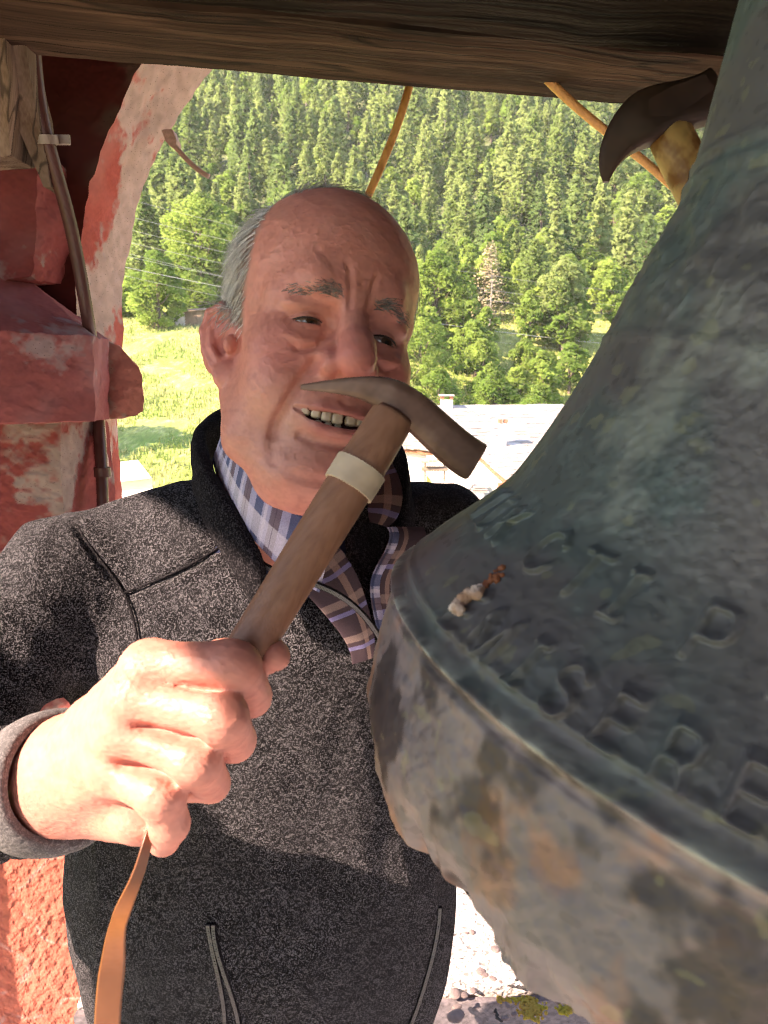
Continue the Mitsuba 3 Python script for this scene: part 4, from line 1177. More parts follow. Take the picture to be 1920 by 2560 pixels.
    ear = smin(ear, sd_chain(q, [ear_pt(.014, .026, .001), ear_pt(.0225, .012, .002), ear_pt(.0205, -.004, .002), ear_pt(.012, -.016, .002)], [.0022, .0030, .0030, .0030]), .003)
    ear = smin(ear, sd_ell(q, ear_pt(-.001, -.003, .003), (.0045, .0080, .0060), M), .003)
    d = smin(d, ear, .005)
    return d


def ruffle(m, *layers):
    n_ = m.vertex_normals
    d_ = sum(a * (meshkit.fbm(m.vertices * s, o, sd) - 0.5) for s, o, sd, a in layers)
    m.vertices = m.vertices + n_ * d_[:, None]
    return m


head = polygonise(head_sdf, (-.115, -.125, -.30), (.115, .14, .175), .0015, lip=1.1)
ruffle(head, (60, 3, 51, .0014), (210, 2, 52, .0006))
hw = head.vertices.copy()
hv = unwarp(hw)
nz_ = hv[:, 2]
head = trimesh.Trimesh(h2w(hw), head.faces[:, ::-1], process=False)


def bump(p, c, r):
    return np.exp(-(((p - np.asarray(c)) / np.asarray(r)) ** 2).sum(-1))


def skin_color(p, grip=False):
    n = len(p)
    base = np.tile([0.525, 0.220, 0.172], (n, 1))
    f = meshkit.fbm(p * 110, 3, 61)[:, None]
    g = meshkit.fbm(p * 420, 2, 62)[:, None]
    c = base * (0.84 + 0.20 * f + 0.18 * g)
    v = np.clip((meshkit.fbm(p * 190 + 9, 4, 64)[:, None] - 0.50) * 5, 0, 1) * 0.35
    c = c * (1 - v) + np.array([0.40, 0.140, 0.105]) * v
    w = np.clip((meshkit.fbm(p * 75 + 3, 3, 65)[:, None] - 0.52) * 5, 0, 1) * 0.25
    c = c * (1 - w) + np.array([0.54, 0.275, 0.215]) * w
    return c, f, g


c, f, g = skin_color(hv)
hq = np.abs(hv * [1, 0, 0]) + hv * [0, 1, 1]
red = np.clip(0.85 * bump(hq, (.047, .066, -.016), (.022, .03, .022)) + 1.0 * bump(hq, (.006, .116, -.016), (.018, .020, .022)) + 0.7 * bump(hq, (.085, -.01, 0), (.02, .03, .04)) + 0.35 * bump(hq, (0, .09, -.1), (.03, .03, .02)), 0, 1)[:, None]
c = c * (1 - red) + np.array([0.470, 0.158, 0.138]) * (0.85 + 0.3 * f) * red
beard = np.clip(bump(hq, (.030, .07, -.075), (.045, .05, .035)) * 1.1, 0, 1)[:, None] * (hv[:, 2:3] < -.030) * 0.40
c = c * (1 - beard) + np.array([0.36, 0.265, 0.225]) * (0.8 + 0.4 * g) * beard
lips = np.clip(bump(hq, (.012, .101, -.0545), (.022, .010, .0046)) + bump(hq, (.012, .100, -.0700), (.020, .010, .0062)), 0, 1)[:, None] * 0.9
c = c * (1 - lips) + np.array([0.380, 0.130, 0.120]) * lips
inside = ((hq[:, 0] < .026) & (hv[:, 1] < .0935) & (hv[:, 1] > .06) & (np.abs(hv[:, 2] + .062) < .0075))[:, None]
c = np.where(inside, np.array([0.10, 0.03, 0.025]), c)
eye_d = np.clip(bump(hq, (.033, .085, .0185), (.017, .02, .010)) * 0.45, 0, 1)[:, None]
c = c * (1 - eye_d) + np.array([0.33, 0.165, 0.125]) * eye_d
spot = np.clip((meshkit.fbm(hv * 150 + 4, 2, 63) - 0.72) * 3, 0, 0.16)[:, None] * (hv[:, 2:3] > -.05)
c = c * (1 - spot) + np.array([0.24, 0.12, 0.085]) * spot
mole = bump(hv, (.012, .098, .062), (.003, .01, .003))[:, None]
c = c * (1 - .6 * mole) + np.array([0.40, 0.13, 0.11]) * .6 * mole


def hair_amount(p):
    """0 on bare skin, 1 in the thick grey hair of the sides and back, thin on top."""
    x_, y_, z_ = np.abs(p[:, 0]), p[:, 1], p[:, 2]
    front = np.interp(z_, [-.03, .005, .03, .055, .08, .10, .118, .128, .136], [-.045, .026, .030, .040, .042, .034, .014, -.002, -.015])
    side = np.clip((front - y_) / .010, 0, 1) * np.clip((z_ - np.interp(y_, [-.10, -.03, -.012, .012, .03], [-.075, -.045, .024, .008, -.006])) / .008, 0, 1)
    ear_ = np.exp(-((p - ear_pt(.014, -.004)) ** 2 / .019 ** 2).sum(-1)) + np.exp(-((p * [-1, 1, 1] - ear_pt(.014, -.004)) ** 2 / .019 ** 2).sum(-1))
    return side * np.clip(1 - 1.2 * ear_ * (z_ < .034), 0, 1) * np.clip((.0905 - x_) / .004, 0, 1)


ha = hair_amount(hv)[:, None]
c = c * (1 - 0.75 * ha) + np.array([0.20, 0.175, 0.16]) * 0.75 * ha
head_color = np.clip(c, 0, 1)

# --- right hand closed on the handle: index, middle, ring, little finger, thumb
MCP = [at(372, 1668, .377), at(338, 1745, .366), at(312, 1828, .364), at(292, 1925, .368)]
PIP = [at(588, 1668, .366), at(556, 1795, .352), at(488, 1902, .350), at(404, 1988, .348)]
DIP = [at(628, 1742, .398), at(588, 1852, .392), at(526, 1958, .390), at(424, 2058, .352)]
TIP = [at(560, 1752, .425), at(520, 1862, .418), at(460, 1968, .414), at(408, 2098, .366)]
FR = [(.0136, .0131, .0112, .0090), (.0134, .0129, .0112, .0090), (.0127, .0123, .0106, .0088), (.0117, .0116, .0102, .0090)]
WR = at(165, 1945, .432)
FA = at(-330, 2080, .60)
TH = [at(245, 1800, .425), at(400, 1700, .424), at(560, 1655, .423), at(664, 1632, .405), at(690, 1640, .392)]
TR = [.017, .0155, .0130, .0105, .0082]


def hand_sdf(p):
    d = None
    for a, b, c_, e, r in zip(MCP, PIP, DIP, TIP, FR):
        fd = sd_chain(p, [a, b, c_, e], r, .003)
        fd = smin(fd, sd_sphere(p, (b * .95 + a * .05), r[1] * 1.03), .004)
        d = fd if d is None else smin(d, fd, .0022)
    th = sd_chain(p, TH, TR, .004)
    palm = None
    for a, wq, r0_, r1_ in zip(MCP, (np.array([.004, 0, .016]), np.array([.004, -.004, .006]), np.array([0, -.004, -.006]), np.array([-.002, 0, -.017])), (.0125, .0125, .012, .0115), (.019, .019, .019, .018)):
        s_ = sd_cap(p, a, WR + wq, r0_, r1_)
        palm = s_ if palm is None else smin(palm, s_, .014)
    for a in MCP:
        palm = smin(palm, sd_sphere(p, a + [0, -.0005, 0], .0118), .008)
    palm = smin(palm, sd_cap(p, WR + [.012, .010, -.024], at(352, 2035, .385), .020, .0165), .014)
    palm = smin(palm, sd_cap(p, WR + [.01, .014, .012], at(420, 1790, .410), .020, .013), .014)
    palm = smin(palm, sd_chain(p, [WR + [0, 0, 0], WR + (FA - WR) * .3, FA], [.030, .034, .042]), .02)
    palm = smin(palm, sd_cap(p, WR + [0, 0, .014], WR + (FA - WR) * .25, .020, .022), .012)
    palm = smin(palm, sd_cap(p, WR + [0, 0, -.014], WR + (FA - WR) * .25, .020, .022), .012)
    d = smin(d, palm, .006)
    d = smin(d, th, .006)
    # knuckle creases and tendons
    for a, b, r in zip(MCP, PIP, FR):
        u_ = (b - a) / np.linalg.norm(b - a)
        side_ = np.cross(u_, [0, -1, 0])
        for o in (-.0035, .0035):
            m_ = b - u_ * (.004 - o) + np.array([0, -1, 0]) * r[1] * .9
            d = d + .0007 * np.exp(-(np.maximum(sd_cap(p, m_ - side_ * .006, m_ + side_ * .006, .0001), 0) / .0016) ** 2)
    for (a, b, ra), (c_, e, rb) in zip(list(zip(MCP, PIP, FR))[:-1], list(zip(MCP, PIP, FR))[1:]):
        w0, w1 = (a + c_) / 2 + [0, -.007, 0], (b + e) / 2 + [0, -.004, 0]
        d = d + .0033 * np.exp(-(np.maximum(sd_cap(p, w0 + (w1 - w0) * .15, w1 - (w1 - w0) * .1, .0001), 0) / .0048) ** 2)
    return d


hand = polygonise(hand_sdf, at(-330, 2080, .60) * [0, 0, 0] + np.array([-.27, .315, EYE[2] - .27]), np.array([-.035, .52, EYE[2] - .01]), .0016, lip=1.15)
ruffle(hand, (70, 3, 71, .0016), (420, 2, 72, .0005))
c, f, g = skin_color(hand.vertices)
kn = np.clip(sum(bump(hand.vertices, a, (.010,) * 3) for a in PIP) * .6 + sum(bump(hand.vertices, a, (.012,) * 3) for a in MCP) * .35, 0, 1)[:, None]
hand_color = c * (1 - kn) + np.array([0.46, 0.215, 0.165]) * (0.9 + .2 * f) * kn

# torso and left arm under the clothes, feet and hand included, so that the body is whole
SL, SR = at(165, 1455, .745), at(1085, 1345, .845)
EL, LW = at(1500, 2050, .98), at(1560, 2500, .92)
CH, BE, HI = at(640, 1700, .770), at(655, 2250, .765), at(640, 2720, .79)
LF = [np.array(LW) + np.array(o) for o in ((-.030, -.062, -.075), (-.012, -.070, -.082), (.006, -.066, -.082), (.022, -.055, -.075))]


def inner_sdf(p):
    d = sd_ell(p, CH, (.165, .098, .19))
    d = smin(d, sd_ell(p, BE, (.17, .105, .24)), .06)
    d = smin(d, sd_cap(p, h2w(NECK), CH, .062, .09), .05)
    d = smin(d, sd_chain(p, [SL, FA, WR], [.046, .040, .030]), .03)
    d = smin(d, sd_chain(p, [SR, EL, LW], [.046, .040, .028]), .03)
    d = smin(d, sd_cap(p, LW, LW + [-.002, -.045, -.055], .022, .016), .01)
    for i_, t_ in enumerate(LF):
        d = smin(d, sd_chain(p, [LW + np.array([-.022 + .015 * i_, -.042, -.05]), t_, t_ + np.array([0, .012, -.025])], [.0105, .0095, .0075]), .004)
    d = smin(d, sd_chain(p, [LW + np.array([-.012, -.01, -.01]), LW + np.array([-.038, -.03, -.03]), LW + np.array([-.046, -.05, -.055])], [.015, .012, .009]), .006)
    return d


inner = polygonise(inner_sdf, np.array([-.62, .45, .70]), np.array([.45, 1.05, 1.60]), .006)
ci, f, g = skin_color(inner.vertices)
body = trimesh.util.concatenate([head, hand, inner])
scene['skin'] = {'type': 'twosided', 'bsdf': {'type': 'bumpmap', 'arbitrary': proc(lambda p, n, uv: fbm(p.x * 520, p.y * 520, p.z * 620, 3)), 'scale': 0.0009,
                 'bsdf': {'type': 'principled', 'base_color': {'type': 'mesh_attribute', 'name': 'vertex_color'}, 'roughness': 0.48, 'specular': 0.42, 'sheen': 0.15}}}
tag('person', 'grey haired balding man in a dark fleece jacket and plaid shirt holding a small hammer', 'person')
add('person__body', body, 'skin', True, color=np.vstack([head_color, hand_color, ci]))

# eyes
for sx in (-1, 1):
    m = trimesh.creation.uv_sphere(radius=.01255, count=[60, 60])
    gaze = np.array([0.20, 0.93, -0.24])
    gaze /= np.linalg.norm(gaze)
    an = np.arccos(np.clip((m.vertices / .01255) @ gaze, -1, 1))
    col = np.where(an[:, None] < .20, [0.006] * 3, np.where(an[:, None] < .47, [0.055, 0.030, 0.016], [0.20, 0.155, 0.135]))
    m.vertices *= (1 + 0.035 * np.exp(-(an / .4) ** 2))[:, None]
    m.vertices = h2w(m.vertices + [sx * .0330, .0715, .0145])
    m.faces = m.faces[:, ::-1]
    add('person__eye', m, 'eye', True, color=col)
scene['eye'] = {'type': 'principled', 'base_color': {'type': 'mesh_attribute', 'name': 'vertex_color'}, 'roughness': 0.08, 'specular': 0.6}
for sx in (-1, 1):
    xs = np.linspace(.0210, .0456, 14)
    op = np.clip(1 - ((xs - .0332) / .0130) ** 2, 0, 1) * (.0019 if sx < 0 else .0026)
    ys = .0712 + np.sqrt(.0149 ** 2 - (xs - .033) ** 2)
    lp = np.stack([sx * xs, ys + .0006, .0188 - .0055 - (xs - .033) * .10 + op], -1)
    lp = spline(lp, 30)
    add('person__eyelash', tube(h2w(lp), np.interp(np.linspace(0, 1, 30), [0, .3, .8, 1], [.0003, .0008, .0009, .0003]), 6), 'lash', True)
pm('lash', (0.03, 0.02, 0.016), 0.8)
# teeth
pm('tooth', lambda p, n, uv: mi.Color3f(0.54, 0.45, 0.33) * (0.85 + 0.3 * fbm(p.x * 200, p.y * 200, p.z * 200, 2)), 0.25)
for i, (xc, w_, h_, dz) in enumerate(((-.0260, .0068, .0070, .0004), (-.0185, .0074, .0080, -.0004), (-.0105, .0078, .0092, -.0010), (-.0018, .0088, .0098, -.0012), (.0098, .0084, .0094, -.0008), (.0182, .0072, .0082, -.0002), (.0255, .0070, .0072, .0004))):
    yc = .0960 - (xc / .030) ** 2 * .0100
    m = trimesh.creation.icosphere(3, radius=1)
    m.vertices = np.sign(m.vertices) * np.abs(m.vertices) ** 0.62
    m.vertices = m.vertices * [w_ / 2 * 1.04, .0034, h_ / 2] * (1 - 0.10 * np.clip(m.vertices[:, 2:3], -1, 1) * [1, 0, 0])
    m.apply_transform(trimesh.transformations.rotation_matrix(-xc / .030 * .60, [0, 0, 1]))
    m.vertices = h2w(m.vertices + [xc, yc, -.0585 + dz])
    m.faces = m.faces[:, ::-1]
    add('person__tooth', m, 'tooth', True)
for xc in (-.0145, -.0065, .0015):
    yc = .0905 - (xc / .030) ** 2 * .0090
    m = trimesh.creation.icosphere(2, radius=1)
    m.vertices = np.sign(m.vertices) * np.abs(m.vertices) ** 0.62 * [.0027, .0028, .0042]
    m.vertices = h2w(m.vertices + [xc, yc, -.0672])
    m.faces = m.faces[:, ::-1]
    add('person__tooth', m, 'tooth', True)


# hair: thin tapered strands rooted in the scalp
def strands(root, normal, direction, length, lift, width, r, nseg=6):
    n_ = len(root)
    t_ = np.linspace(0, 1, nseg)
    dirn = direction - normal * (direction * normal).sum(-1, keepdims=True)
    dirn /= np.linalg.norm(dirn, axis=1, keepdims=True) + 1e-9
    curl = r.normal(0, .12, (n_, 3))
    P_ = root[:, None] + dirn[:, None] * (length[:, None] * t_)[..., None] + normal[:, None] * (lift[:, None] * np.sin(np.pi * t_ * .62))[..., None] + curl[:, None] * (length[:, None] * t_ ** 2 * .5)[..., None]
    return P_, width[:, None] * (1 - .75 * t_ ** 2)


def strand_mesh(P_, W_, normal):
    n_, k_ = P_.shape[:2]
    t_ = np.gradient(P_, axis=1)
    t_ /= np.linalg.norm(t_, axis=2, keepdims=True) + 1e-9
    s_ = np.cross(t_, normal[:, None])
    s_ /= np.linalg.norm(s_, axis=2, keepdims=True) + 1e-9
    u_ = np.cross(s_, t_)
    ring = np.stack([P_ + s_ * W_[..., None], P_ + u_ * W_[..., None] * .8, P_ - s_ * W_[..., None]], 2)
    idx = np.arange(n_ * k_ * 3).reshape(n_, k_, 3)
    fs = []
    for j in range(2):
        a, b, c_, d_ = idx[:, :-1, j], idx[:, 1:, j], idx[:, 1:, j + 1], idx[:, :-1, j + 1]
        fs += [np.stack([a, b, c_], -1).reshape(-1, 3), np.stack([a, c_, d_], -1).reshape(-1, 3)]
    return ring.reshape(-1, 3), np.vstack(fs)


def head_normals(pts):
    e = 8e-4
    f0 = lambda o: head_sdf((pts + o).astype(np.float32)).astype(float)
    g_ = np.stack([f0(np.eye(3)[k] * e) - f0(-np.eye(3)[k] * e) for k in range(3)], -1)
    return g_ / (np.linalg.norm(g_, axis=1, keepdims=True) + 1e-9)


r_ = np.random.default_rng(77)
hav = ha[:, 0]
pick = np.concatenate([r_.choice(len(hv), 9000, p=hav / hav.sum())])
root = hw[pick] + r_.normal(0, .0008, (len(pick), 3))
nr = head_normals(root)
x_, y_, z_ = hv[pick].T
toward = np.stack([-0.10 * np.sign(x_), -0.75 + 0 * x_, -0.62 + 0 * x_], -1)
topw = np.clip((z_ - .085) / .03, 0, 1)[:, None]
toward = toward * (1 - topw) + np.array([0.55, -0.85, 0.0]) * topw
L = np.where(z_ < .03, r_.uniform(.012, .024, len(pick)), r_.uniform(.022, .042, len(pick)))
P_, W_ = strands(root, nr, toward + r_.normal(0, .16, toward.shape), L, r_.uniform(.0015, .0050, len(pick)), r_.uniform(.00022, .00045, len(pick)), r_)
# thin wisps over the top
m_top = np.where((hv[:, 2] > .112) & (hv[:, 1] < .045) & (hv[:, 1] > -.05))[0]
pk = r_.choice(m_top, 1300)
rt = hw[pk]
nt = head_normals(rt)
P2_, W2_ = strands(rt, nt, np.array([0.75, -0.6, 0.0]) + r_.normal(0, .15, (1300, 3)), r_.uniform(.02, .045, 1300), r_.uniform(.001, .0035, 1300), r_.uniform(.00016, .00030, 1300), r_)
v1, f1 = strand_mesh(np.vstack([P_, P2_]), np.vstack([W_, W2_]), np.vstack([nr, nt]))
tone = np.clip(r_.normal(.40, .13, len(P_) + 1300), .10, .70)
hc = np.repeat(tone, 18)[:, None] * [1.0, .95, .90]
add('person__hair', trimesh.Trimesh(h2w(v1), f1, process=False), 'hair', True, color=hc)
scene['hair'] = {'type': 'twosided', 'bsdf': {'type': 'principled', 'base_color': {'type': 'mesh_attribute', 'name': 'vertex_color'}, 'roughness': 0.42, 'specular': 0.4}}
for sx in (-1, 1):
    nb = 160
    t_ = r_.beta(1.2, 1.9, nb)
    ctr = np.stack([sx * np.interp(t_, [0, .5, 1], [.013, .031, .051]), np.interp(t_, [0, .5, 1], [.0985, .0945, .0745]), np.interp(t_, [0, .4, 1], [.0355, .0385, .0345])], -1) + r_.normal(0, 1, (nb, 3)) * [.001, .0, .0019]
    ctr = hw[cKDTree(hv).query(ctr)[1]]
    ne = head_normals(ctr)
    Pb, Wb = strands(ctr, ne, np.stack([sx * (.9 + 0 * t_), -.1 + 0 * t_, .25 - .7 * t_], -1) + r_.normal(0, .2, (nb, 3)), r_.uniform(.004, .008, nb), r_.uniform(.0005, .0018, nb), r_.uniform(.00016, .00030, nb), r_)
    vb, fb = strand_mesh(Pb, Wb, ne)
    cb = np.repeat(np.clip(r_.normal(.15, .06, nb), .05, .35), 18)[:, None] * [1, .9, .82]
    add('person__eyebrow', trimesh.Trimesh(h2w(vb), fb, process=False), 'hair', True, color=cb)

# --- clothes
def knit(light, dark, sc=1.0):
    def fn(p, n, uv):
        a = noise(p.x * 1500 * sc + p.z * 160, p.y * 1500 * sc, p.z * 800 * sc)
        b = fbm(p.x * 600 * sc + 3, p.y * 600 * sc, p.z * 420 * sc, 2)
        c_ = fbm(p.x * 45, p.y * 45, p.z * 45, 3)
        t_ = smoothstep(0.50, 0.84, a * 0.66 + b * 0.46) * (0.55 + 0.9 * c_)
        return mix(mi.Color3f(*dark), mi.Color3f(*light), dr.clip(t_, 0, 1))
    return fn


def knit_bump(p, n, uv):
    return noise(p.x * 1500 + p.z * 160, p.y * 1500, p.z * 800) + fbm(p.x * 300, p.y * 240, p.z * 240, 2)


pm('fleece', knit((0.135, 0.130, 0.143), (0.0040, 0.0038, 0.0048), 1.2), 0.95, knit_bump, 0.0012, specular=0.12, sheen=0.05)
pm('fleece_dark', knit((0.040, 0.037, 0.041), (0.006, 0.0055, 0.007)), 0.95, knit_bump, 0.0018, specular=0.12)
pm('ribbing', knit((0.19, 0.18, 0.187), (0.08, 0.076, 0.08), 1.3), 0.9, lambda p, n, uv: fbm(p.x * 500, p.y * 500, p.z * 500, 2), 0.001)
pm('zip_metal', (0.11, 0.11, 0.115), 0.4, metallic=0.5)
pm('navy', lambda p, n, uv: mi.Color3f(0.018, 0.022, 0.048) * (0.7 + 0.6 * fbm(p.x * 300, p.y * 300, p.z * 300, 2)), 0.9, specular=0.15)
pm('denim', lambda p, n, uv: mi.Color3f(0.045, 0.06, 0.12) * (0.6 + 0.8 * fbm(p.x * 260, p.y * 260, p.z * 180, 3)), 0.95)
pm('shoe_leather', (0.05, 0.032, 0.022), 0.5)


def plaid(p, n, uv):
    u, v = uv.x, uv.y
    def band(t, a, b, s=0.012):
        w = t - dr.floor(t)
        return smoothstep(a - s, a + s, w) * smoothstep(b + s, b - s, w)
    base = mi.Color3f(0.30, 0.29, 0.42)
    c_ = mix(base, mi.Color3f(0.040, 0.055, 0.135), band(u, .12, .38) * 0.85)
    c_ = mix(c_, mi.Color3f(0.085, 0.050, 0.060), band(u, .62, .90) * 0.8)
    c_ = mix(c_, mi.Color3f(0.030, 0.036, 0.10), band(v, .08, .20) * 0.75)
    c_ = mix(c_, mi.Color3f(0.55, 0.50, 0.58), dr.clip(band(u, .44, .52) * .55 + band(v, .62, .92) * .6, 0, .85))
    c_ = mix(c_, mi.Color3f(0.06, 0.04, 0.06), band(u, .745, .765) * .6)
    return c_ * (0.85 + 0.3 * noise(u * 120, v * 90))


def plaid_dark(p, n, uv):
    u, v = uv.x, uv.y
    def band(t, a, b, s=0.015):
        w = t - dr.floor(t)
        return smoothstep(a - s, a + s, w) * smoothstep(b + s, b - s, w)
    c_ = mix(mi.Color3f(0.055, 0.038, 0.048), mi.Color3f(0.25, 0.17, 0.15), band(v, .30, .52) * .7)
    c_ = mix(c_, mi.Color3f(0.30, 0.22, 0.20), band(u, .55, .75) * .5)
    c_ = mix(c_, mi.Color3f(0.16, 0.15, 0.30), band(u, .88, 1.0) * .8)
    return c_ * (0.85 + 0.3 * noise(u * 120, v * 90))


pm('plaid_shirt', plaid, 0.9)
pm('plaid_shirt_dark', plaid_dark, 0.9, specular=0.15)

ARM = np.array(FA - SL)


def jacket_sdf(p):
    d = sd_ell(p, CH, (.200, .122, .205))
    d = smin(d, sd_ell(p, BE, (.222, .132, .310)), .05)
    d = smin(d, sd_cap(p, BE, HI, .13, .165), .06)
    d = smin(d, sd_chain(p, [at(560, 1300, .785), at(360, 1370, .775), SL], [.048, .056, .060]), .035)
    d = smin(d, sd_chain(p, [at(860, 1290, .82), SR], [.050, .058]), .035)
    a_ = sd_chain(p, [SL, FA, WR + (FA - WR) * .10], [.064, .060, .0415], .03)
    # soft folds running round the sleeve
    t_ = np.clip(((p - SL) @ ARM) / (ARM @ ARM), -.2, 1.2)
    a_ = a_ + .0028 * np.sin(t_ * 58 + 5 * meshkit.noise(p * 14, 5)) * np.clip(t_ * 3, 0, 1)
    t2 = ((p - WR) @ (FA - WR)) / ((FA - WR) @ (FA - WR))
    a_ = a_ + .0022 * np.sin(t2 * 40 + 4 * meshkit.noise(p * 18, 6)) * np.clip(t2 * 4, 0, 1)
    d = smin(d, a_, .022)
    d = smin(d, sd_chain(p, [SR, EL, LW + (EL - LW) * .12], [.060, .055, .042]), .022)
    # the neck hole and the open front
    d = smax(d, -sd_cap(p, h2w(NECK) + [.0, .0, .0], h2w(NECK) + [.012, -.02, .16], .064, .080), .012)
    v_ = sd_chain(p, [at(760, 1320, .70), at(830, 1420, .672), at(905, 1520, .66), at(975, 1660, .67)], [.052, .040, .026, .006])
    d = smax(d, -v_, .010)
    # hollow at the cuff
    d = smax(d, -sd_cap(p, WR - (FA - WR) * .1, WR + (FA - WR) * .16, .036, .036), .003)
    return d


jk = polygonise(jacket_sdf, np.array([-.66, .36, .62]), np.array([.46, 1.06, 1.66]), .0042, lip=1.2)
ruffle(jk, (np.array([9, 9, 6]), 3, 81, .016))
jk.vertices = jk.vertices - jk.vertex_normals * (np.abs(meshkit.fbm(jk.vertices * [16, 16, 5] + [0, 0, 2], 3, 82) - .5) * .017)[:, None]


def on_jacket(px, py, off=0.0):
    d_ = at(px, py, 1.0) - EYE
    d_ /= np.linalg.norm(d_)
    s_ = np.linspace(0.30, 1.1, 1100)
    f_ = jacket_sdf((EYE + d_ * s_[:, None]).astype(np.float32))
    i_ = int(np.argmax(f_ < 0))
    return EYE + d_ * (s_[i_] - off)


def surface_line(pts, n_=60, off=0.0):
    q_ = spline([(a, b, 0) for a, b in pts], n_)
    return np.array([on_jacket(a, b, off) for a, b, _ in q_])


SEAMS = [surface_line([(192, 1312), (245, 1395), (308, 1484), (330, 1540), (342, 1600), (352, 1700)]), surface_line([(308, 1484), (390, 1452), (480, 1410), (560, 1360), (600, 1330)]),
         surface_line([(660, 1520), (760, 1700), (800, 1900)], 40)]
jv = jk.vertices
nrm = jk.vertex_normals
dist = np.full(len(jv), 9.0)
for sline in SEAMS[:2]:
    dist = np.minimum(dist, cKDTree(spline(sline, 400)).query(jv)[0])
jk.vertices = jv - nrm * (0.0040 * np.exp(-(dist / .0042) ** 2))[:, None] + nrm * (0.0014 * np.exp(-((dist - .008) / .005) ** 2))[:, None]
add('person__jacket', jk, 'fleece', True, 'charcoal heather fleece jacket')
for sline in SEAMS[:2]:
    add('person__jacket__seam', tube(sline + [0, .0015, 0], .0012, 6), 'fleece_dark', True)
# cuff ribbing
ax = (FA - WR) / np.linalg.norm(FA - WR)
b1 = np.cross(ax, [0, 0, 1])
b1 /= np.linalg.norm(b1)
b2 = np.cross(ax, b1)
th_ = np.linspace(0, 2 * np.pi, 90, endpoint=False)
prf = [(-.006, .0360), (-.008, .0400), (-.006, .0432), (0, .0450), (.010, .0458), (.020, .0452), (.026, .0440), (.028, .0400), (.02, .0370), (0, .0355)]
CU = np.stack([[WR + ax * (.004 + a + .0015 * np.sin(3 * t)) + (b1 * np.cos(t) + b2 * np.sin(t)) * (b + .0012 * np.sin(2 * t + 1)) for a, b in prf + prf[:1]] for t in th_])
add('person__jacket__cuff', grid_mesh(CU, closed_u=True, flip=True), 'ribbing', True, 'grey ribbed cuff')
# stand collar of the jacket, its two sides and the back in one band
cpath = [at(650, 1500, .635), at(598, 1372, .650), at(534, 1262, .690), at(498, 1160, .745), at(560, 1075, .830), at(720, 1030, .890), at(880, 1080, .885), at(985, 1165, .840), at(1012, 1270, .785), at(1000, 1400, .735), at(972, 1560, .690)]
wdirs = np.array([[.55, -.1, .85], [.45, -.15, .9], [.25, -.2, .95], [-.05, 0, 1], [-.05, .1, 1], [0, .1, 1], [.05, .1, 1], [.1, .05, 1], [-.1, -.1, 1], [-.4, -.1, .9], [-.6, -.1, .8]])


def band_loft(path, wd, w, t, n_=140, sides=26, power=3.2):
    p = spline(path, n_)
    k_ = np.linspace(0, 1, len(path))
    s_ = np.linspace(0, 1, n_)
    W_ = np.stack([np.interp(s_, k_, np.asarray(wd)[:, i]) for i in range(3)], -1)
    w = PchipInterpolator(np.linspace(0, 1, len(w)), w)(s_)
    tg = np.gradient(p, axis=0)
    tg /= np.linalg.norm(tg, axis=1, keepdims=True)
    W_ -= tg * (tg * W_).sum(1, keepdims=True)
    W_ /= np.linalg.norm(W_, axis=1, keepdims=True)
    N_ = np.cross(tg, W_)
    a = np.arange(sides) * 2 * np.pi / sides
    ca, sa = np.cos(a), np.sin(a)
    k = (np.abs(ca) ** power + np.abs(sa) ** power) ** (-1 / power)
    bul = 0.0022 * np.sin(s_ * 37)[:, None]
    P_ = p[:, None] + W_[:, None] * (ca * k)[None, :, None] * w[:, None, None] / 2 + N_[:, None] * ((sa * k)[None, :, None] * t / 2 + (bul * (1 - (ca * k) ** 2))[..., None])
    return P_


Pc = band_loft(cpath, wdirs, [.016, .036, .042, .044, .046, .048, .050, .050, .046, .036, .016], .017)
mc = grid_mesh(Pc.transpose(1, 0, 2), closed_u=True)
mc.vertices += (np.stack([meshkit.fbm(mc.vertices * 28 + 7 * k, 3, 90 + k) for k in range(3)], -1) - .5) * .006
add('person__jacket__collar', mc, 'fleece_dark', True, 'dark stand up collar')
# zips: two rows of teeth on a tape
def zipper(key, pts, off, n_t, parent_smooth=True):
    q_ = surface_line(pts, 90, off) if not isinstance(pts, np.ndarray) else spline(pts, 90)
    k_ = add(key, tube(q_ + [0, .0012, 0], .0030, 8), 'fleece_dark', True)
    q2 = spline(q_, n_t)
    tg = np.gradient(q2, axis=0)
    tg /= np.linalg.norm(tg, axis=1, keepdims=True)
    ms = []
    for a, t in zip(q2, tg):
        m = trimesh.creation.box([.0034, .0016, .0011])
        s_ = np.cross(t, [0, -1, 0])
        s_ /= np.linalg.norm(s_)
        M4 = np.eye(4)
        M4[:3, 0], M4[:3, 1], M4[:3, 2], M4[:3, 3] = s_, np.cross(t, s_), t, a + [0, -.0012, 0]
        m.apply_transform(M4)
        ms.append(m)
    kk = add(k_ + '__zip_teeth', trimesh.util.concatenate(ms), 'zip_metal', False)
    tag(kk, kind='stuff')


zipper('person__jacket_zip', np.array([at(640, 1400, .648), at(720, 1440, .636), at(790, 1462, .632), at(850, 1490, .632), at(905, 1535, .638), at(952, 1600, .650)]), 0, 110)
zipper('person__pocket_zip', [(520, 2312), (530, 2370), (548, 2450), (562, 2570)], .001, 70)
zipper('person__pocket_zip', [(533, 2312), (540, 2365), (566, 2450), (598, 2570)], .001, 70)
zipper('person__side_zip', [(1100, 2270), (1092, 2340), (1074, 2420), (1050, 2500), (1020, 2580)], .001, 90)
# navy undershirt, then the open plaid shirt over it
def under_sdf(p):
    d = smin(sd_ell(p, CH, (.175, .108, .20)), sd_cap(p, h2w(NECK) + [0, .01, -.03], CH, .066, .09), .05)
    return smax(d, -sd_cap(p, h2w(NECK), h2w(NECK) + [0, -.02, .2], .060, .075), .01)


